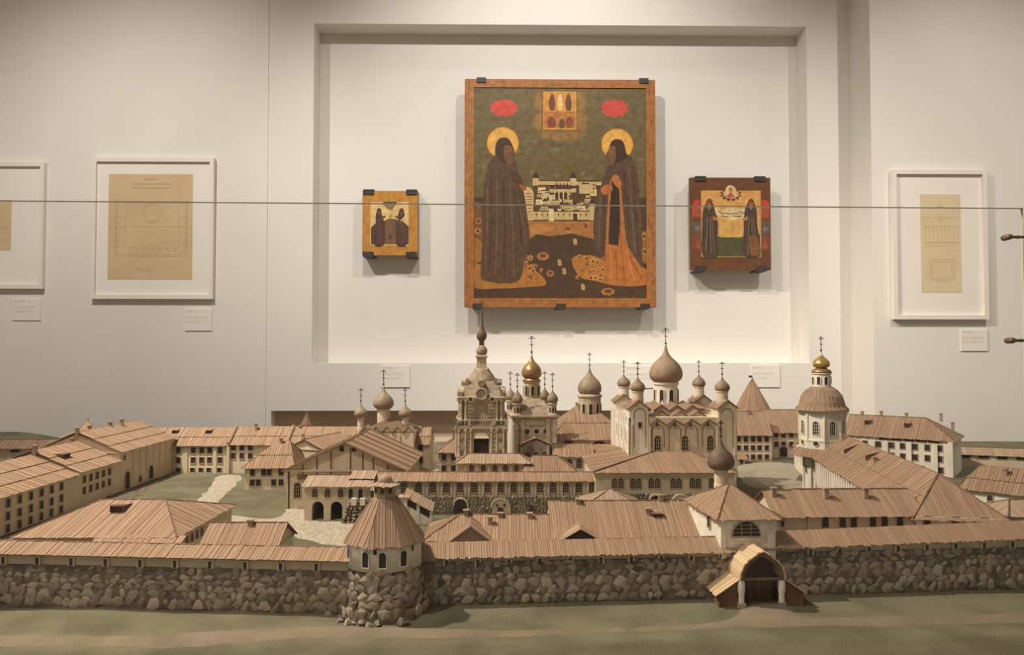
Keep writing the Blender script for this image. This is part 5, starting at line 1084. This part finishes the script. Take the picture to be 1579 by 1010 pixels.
# zigzag roofs between
for lvl, (y, z, n, x0, x1) in enumerate(((0, .229, 4, tw_, Lc - tw_), (.045, .249, 3, tw_ + .018, Lc - tw_ - .018), (.09, .264, 3, tw_ + .03, Lc - tw_ - .03))):
    w = (x1 - x0) / n
    for i in range(n):
        a = x0 + i * w; m = MB(); m.prism([(a, y - .001, z - .01), (a + w, y - .001, z - .01), (a + w, y - .001, z + .002), (a + w / 2, y - .001, z + .0155), (a, y - .001, z + .002)], (0, .08, 0)); g = m.build('gable', 'plaster', r); rm = MB()
        for s in (-1, 1): q = a + w / 2 + s * w * .52; P_ = [(q, y - .007, z + .001), (q, y + .13, z + .006), (a + w / 2, y + .13, z + .023), (a + w / 2, y - .007, z + .018)]; planks(rm, P_ if s < 0 else [P_[1], P_[0], P_[3], P_[2]], .006)
        rm.build('gable_roof', 'roof', g)
m = MB(); m.box(tw_, Lc - tw_, .12, Dc - .02, zw - .01, .262); m.build('roof_block', 'roof', r)
rm = MB(); planks(rm, [(.05, .13, .268), (Lc - .05, .13, .268), (Lc - .08, .2, .282), (.08, .2, .282)], .007); rm.build('roof_planks', 'roof', r, kind='stuff')
# facade arches and joints
def arc_strip(parent, cx, w, zb, zs, y=-.0016, t=.0018, mat='line', rz=0, loc=(0, 0, 0)):
    m = MB(); n = 12; P_ = [(cx - w / 2, zb)] + [(cx - w / 2 * math.cos(PI * i / n), zs + w / 2 * math.sin(PI * i / n)) for i in range(n + 1)] + [(cx + w / 2, zb)]
    for (a, za), (b, zb_) in zip(P_, P_[1:]): m.tube((a, y, za), (b, y, zb_), t / 2, 4)
    m.build('blind_arch', mat, parent, loc=loc, rz=rz)
g0, g1 = tw_ + .002, Lc - tw_ - .002; w = (g1 - g0) / 4
for i in range(4): arc_strip(r, g0 + w * (i + .5), w * .72, .155 if i in (1, 2) else .165, .212)
for a in (tw_ / 2, Lc - tw_ / 2): arc_strip(r, a, .034, .165, .262, y=-.0045)
for q in (1014, 1056, 1095): x = xp(q, 2.3) - xp(972, 2.30); window(r, 'archt', (x, -.0012, .156), 0)
for q in (1013, 1040, 1064, 1091): x = xp(q, 2.3) - xp(972, 2.30); window(r, 'slit', (x, -.0035, .226), 0)
window(r, 'slot', (.028, -.0035, .222), 0)
for v, z, kd in ((.06, .175, 'archt'), (.16, .175, 'archt'), (.27, .175, 'archt'), (.05, .235, 'slot'), (.17, .235, 'slot'), (.30, .235, 'slot')): window(r, kd, (-.0014 if v > .09 else -.0034, v, z), -PI / 2, 'white')
for v in (.003, .11, .22, .33, .397): m = MB(); m.box(-.006, .001, v - .006, v + .006, .12, zw); m.build('pilaster', 'white', r)  # white instead of cream, lit side put into the colour
for x in (.003, Lc - .003, tw_ + .001, Lc - tw_ - .001): m = MB(); m.box(x - .003, x + .003, -.0055, .001, .14, zw - .02); m.build('pilaster', 'plaster', r)
dxx = xp(1027, 2.52) - xp(972, 2.30); drum(r, dxx, .215, .255, .350, .0365, 'white', 8, (.013, .05), taper=1.1, rot=.25); onion(r, dxx, .215, .346, .0535, .122, 'domewood', .056, label='broad reddish wooden onion dome')

# ------------------------------------------------------------------ far right courtyard
K = 3.18 / 1200; w3 = [('F', (x - 1125) * K, z, 'far') for z in (.077, .042, .005) for x in (1139, 1150, 1161, 1171, 1182)]
house('rear_barrack', 'three-storey block with five windows a floor behind the cathedral', (xp(1125, 3.18), 3.18), (xp(1190, 3.18), 3.18), .18, .111, .192, wins=w3, pw=.008, oe=.003, chim=[(.1, .85, .018)])
K = 3.28 / 1200
house('rear_barrack', 'set-back block with arched doorway in the far courtyard corner', (xp(1186, 3.28), 3.28), (xp(1310, 3.28), 3.28), .18, .110, .192, wins=[('F', (x - 1186) * K, z, 'far') for z in (.085, .045) for x in (1197, 1208, 1220)] + [('F', (1208 - 1186) * K, .004, 'door')], pw=.008, oe=.003)
house('entry_porch', 'tiny gabled entrance porch at the foot of the three-storey block', (xp(1137, 3.10), 3.10), (xp(1149, 3.10), 3.10), .06, .024, .044, hip=(0, 0), wins=[('F', .016, .002, 'slot')], pw=.006, cornice=False)
r = thing('tent_tower', 'far round tower with pointed plank tent roof and flag', 'model tower', (xp(1162, 3.45), 3.46, 0)); m = MB(); m.lathe([(.068, 0), (.064, .19)], 0, 0, 24); m.build('drum', 'plaster', r); rm = MB()
for i in range(12): a0, a1 = 2 * PI * i / 12, 2 * PI * (i + 1) / 12; planks(rm, [P(.082, a0, .180), P(.082, a1, .180), P(.003, a1, .322), P(.003, a0, .322)], .006, .0016)
rm.build('roof_planks', 'roof', r, kind='stuff'); m = MB(); m.tube((0, 0, .318), (0, 0, .338), .0018, 6); m.box(-.016, 0, -.001, .001, .328, .338); m.build('flag', 'iron', r)
a, b = Vector((xp(1303, 2.99), 2.99)), Vector((xp(1470, 2.77), 2.77)); Lr = (b - a).length
def fx(q): t = (q - 1303) / 167.; return Lr * t * 2.77 / (2.77 * t + 2.99 * (1 - t)) * 1.0 if False else Lr * (t * 2.99 / (2.77 + (2.99 - 2.77) * t)) if t < 1 else Lr
house('long_barrack', 'long white barracks with dark slots under its plank roof and buttresses', a, b, .2, .131, .196, hip=(0, .1), wall='white', pw=.008, wins=[('F', fx(q), .088, 'far') for q in (1321, 1334, 1355, 1375, 1392, 1411, 1430, 1449)] + [('F', fx(q), .050, 'far') for q in (1358, 1375, 1392, 1411, 1430, 1449)] + [('F', fx(q), .01, 'far') for q in (1420, 1450)] + [('F', fx(q), .117, 'wide') for q in (1364, 1383, 1402, 1421, 1440)],
      pil=[('F', fx(q), .013, 0, .112, .008) for q in (1347, 1367, 1403, 1443)] + [('F', Lr - .008, .016, 0, .125, .012)], dorm=[(fx(1333), .5, .02, .017, .03), (fx(1395), .45, .018, .017, .03)], chim=[(fx(1320), 1.05, .016), (fx(1350), 1.05, .02), (fx(1390), 1.03, .016), (fx(1445), .98, .02), (fx(1466), .55, .02)])
house('outer_gallery', 'outer wall gallery with dark slots beyond the white barracks', (xp(1477, 3.0), 3.02), (xp(1640, 2.9), 2.9), .09, .052, .072, wins=[('F', .035 + .062 * i, .036, 'wide') for i in range(6)], pw=.008, cornice=False, roof='roof_pale')
a, b = (xp(1480, 2.1), 2.10), (xp(1640, 1.93), 1.93)
house('bakery_building', 'plank-roofed outbuilding with two roof courses at the photo edge', a, b, .14, .085, .135, hip=(.03, 0), courses=2, wall='white', wins=[('F', .07, .056, 'sqs'), ('F', .2, .056, 'sqs')], chim=[(.095, .62, .02)], pw=.007)
house('corner_shed', 'low shed roof peeping over the fortress wall near the hipped barracks', (xp(1556, 1.62), 1.62), (xp(1680, 1.62), 1.62), .1, .110, .130, hip=(.03, 0), pw=.006, roof='roof_pale')

# ------------------------------------------------------------------ glass of the case, in front
ga = Vector((xp(-260, 1.0), 1.005)); 
def gz(px, py, Y): return zy(py, Y)
Y0, Y1 = 1.055, 1.112; g0 = Vector((xp(-6, Y0), Y0)); g1 = Vector((xp(1577.5, Y1, 340), Y1)); d = (g1 - g0).normalized(); g0 = g0 - d * .35; Lg = (g1 - g0).length; zt = gz(0, 315, 1.083)
r = thing('display_case_glass', 'clear glass pane of the display case standing before the model', 'glass', (g0.x, g0.y, -.12), math.atan2(d.y, d.x))
m = MB(); m.face([(0, 0, 0), (Lg, 0, 0), (Lg, 0, zt + .12), (0, 0, zt + .12)]); m.build('sheet', 'glass', r)
m = MB(); t = .0008; m.box(0, Lg, -.0005, .005, zt + .12 - t, zt + .12); m.box(Lg - t, Lg, -.0005, .005, 0, zt + .12); m.build('polished_edge', 'glassedge', r)
for py, lab, x0 in ((365.5, 'upper brass clamp rod at the glass pane corner', 1551), (525, 'lower brass clamp rod at the glass pane corner', 1556)):
    Yc = 1.085; c = Vector((xp(x0 + 4, Yc, py), Yc, zy(py, Yc))); r = thing('glass_clamp', lab, 'clamp', c, 0, 'clamps of the glass pane')
    m = MB(); mb = MB(); mb.lathe([(.0012, -.0052), (.0036, -.0042), (.0042, -.002), (.0042, .010), (.0036, .012), (.001, .0122)], 0, 0, 16); m.raw([(x, z, y) for x, y, z in mb.v], [f[::-1] for f in mb.f]); m.build('stud', 'rod', r, True)
    m = MB(); m.tube((.002, 0, 0), (.0065, 0, 0), .0031, 10, .0022); m.tube((.0065, 0, 0), (.09, 0, 0), .0020, 10); m.tube((.012, 0, 0), (.0135, 0, 0), .0026, 10); m.build('rod', 'rod', r)
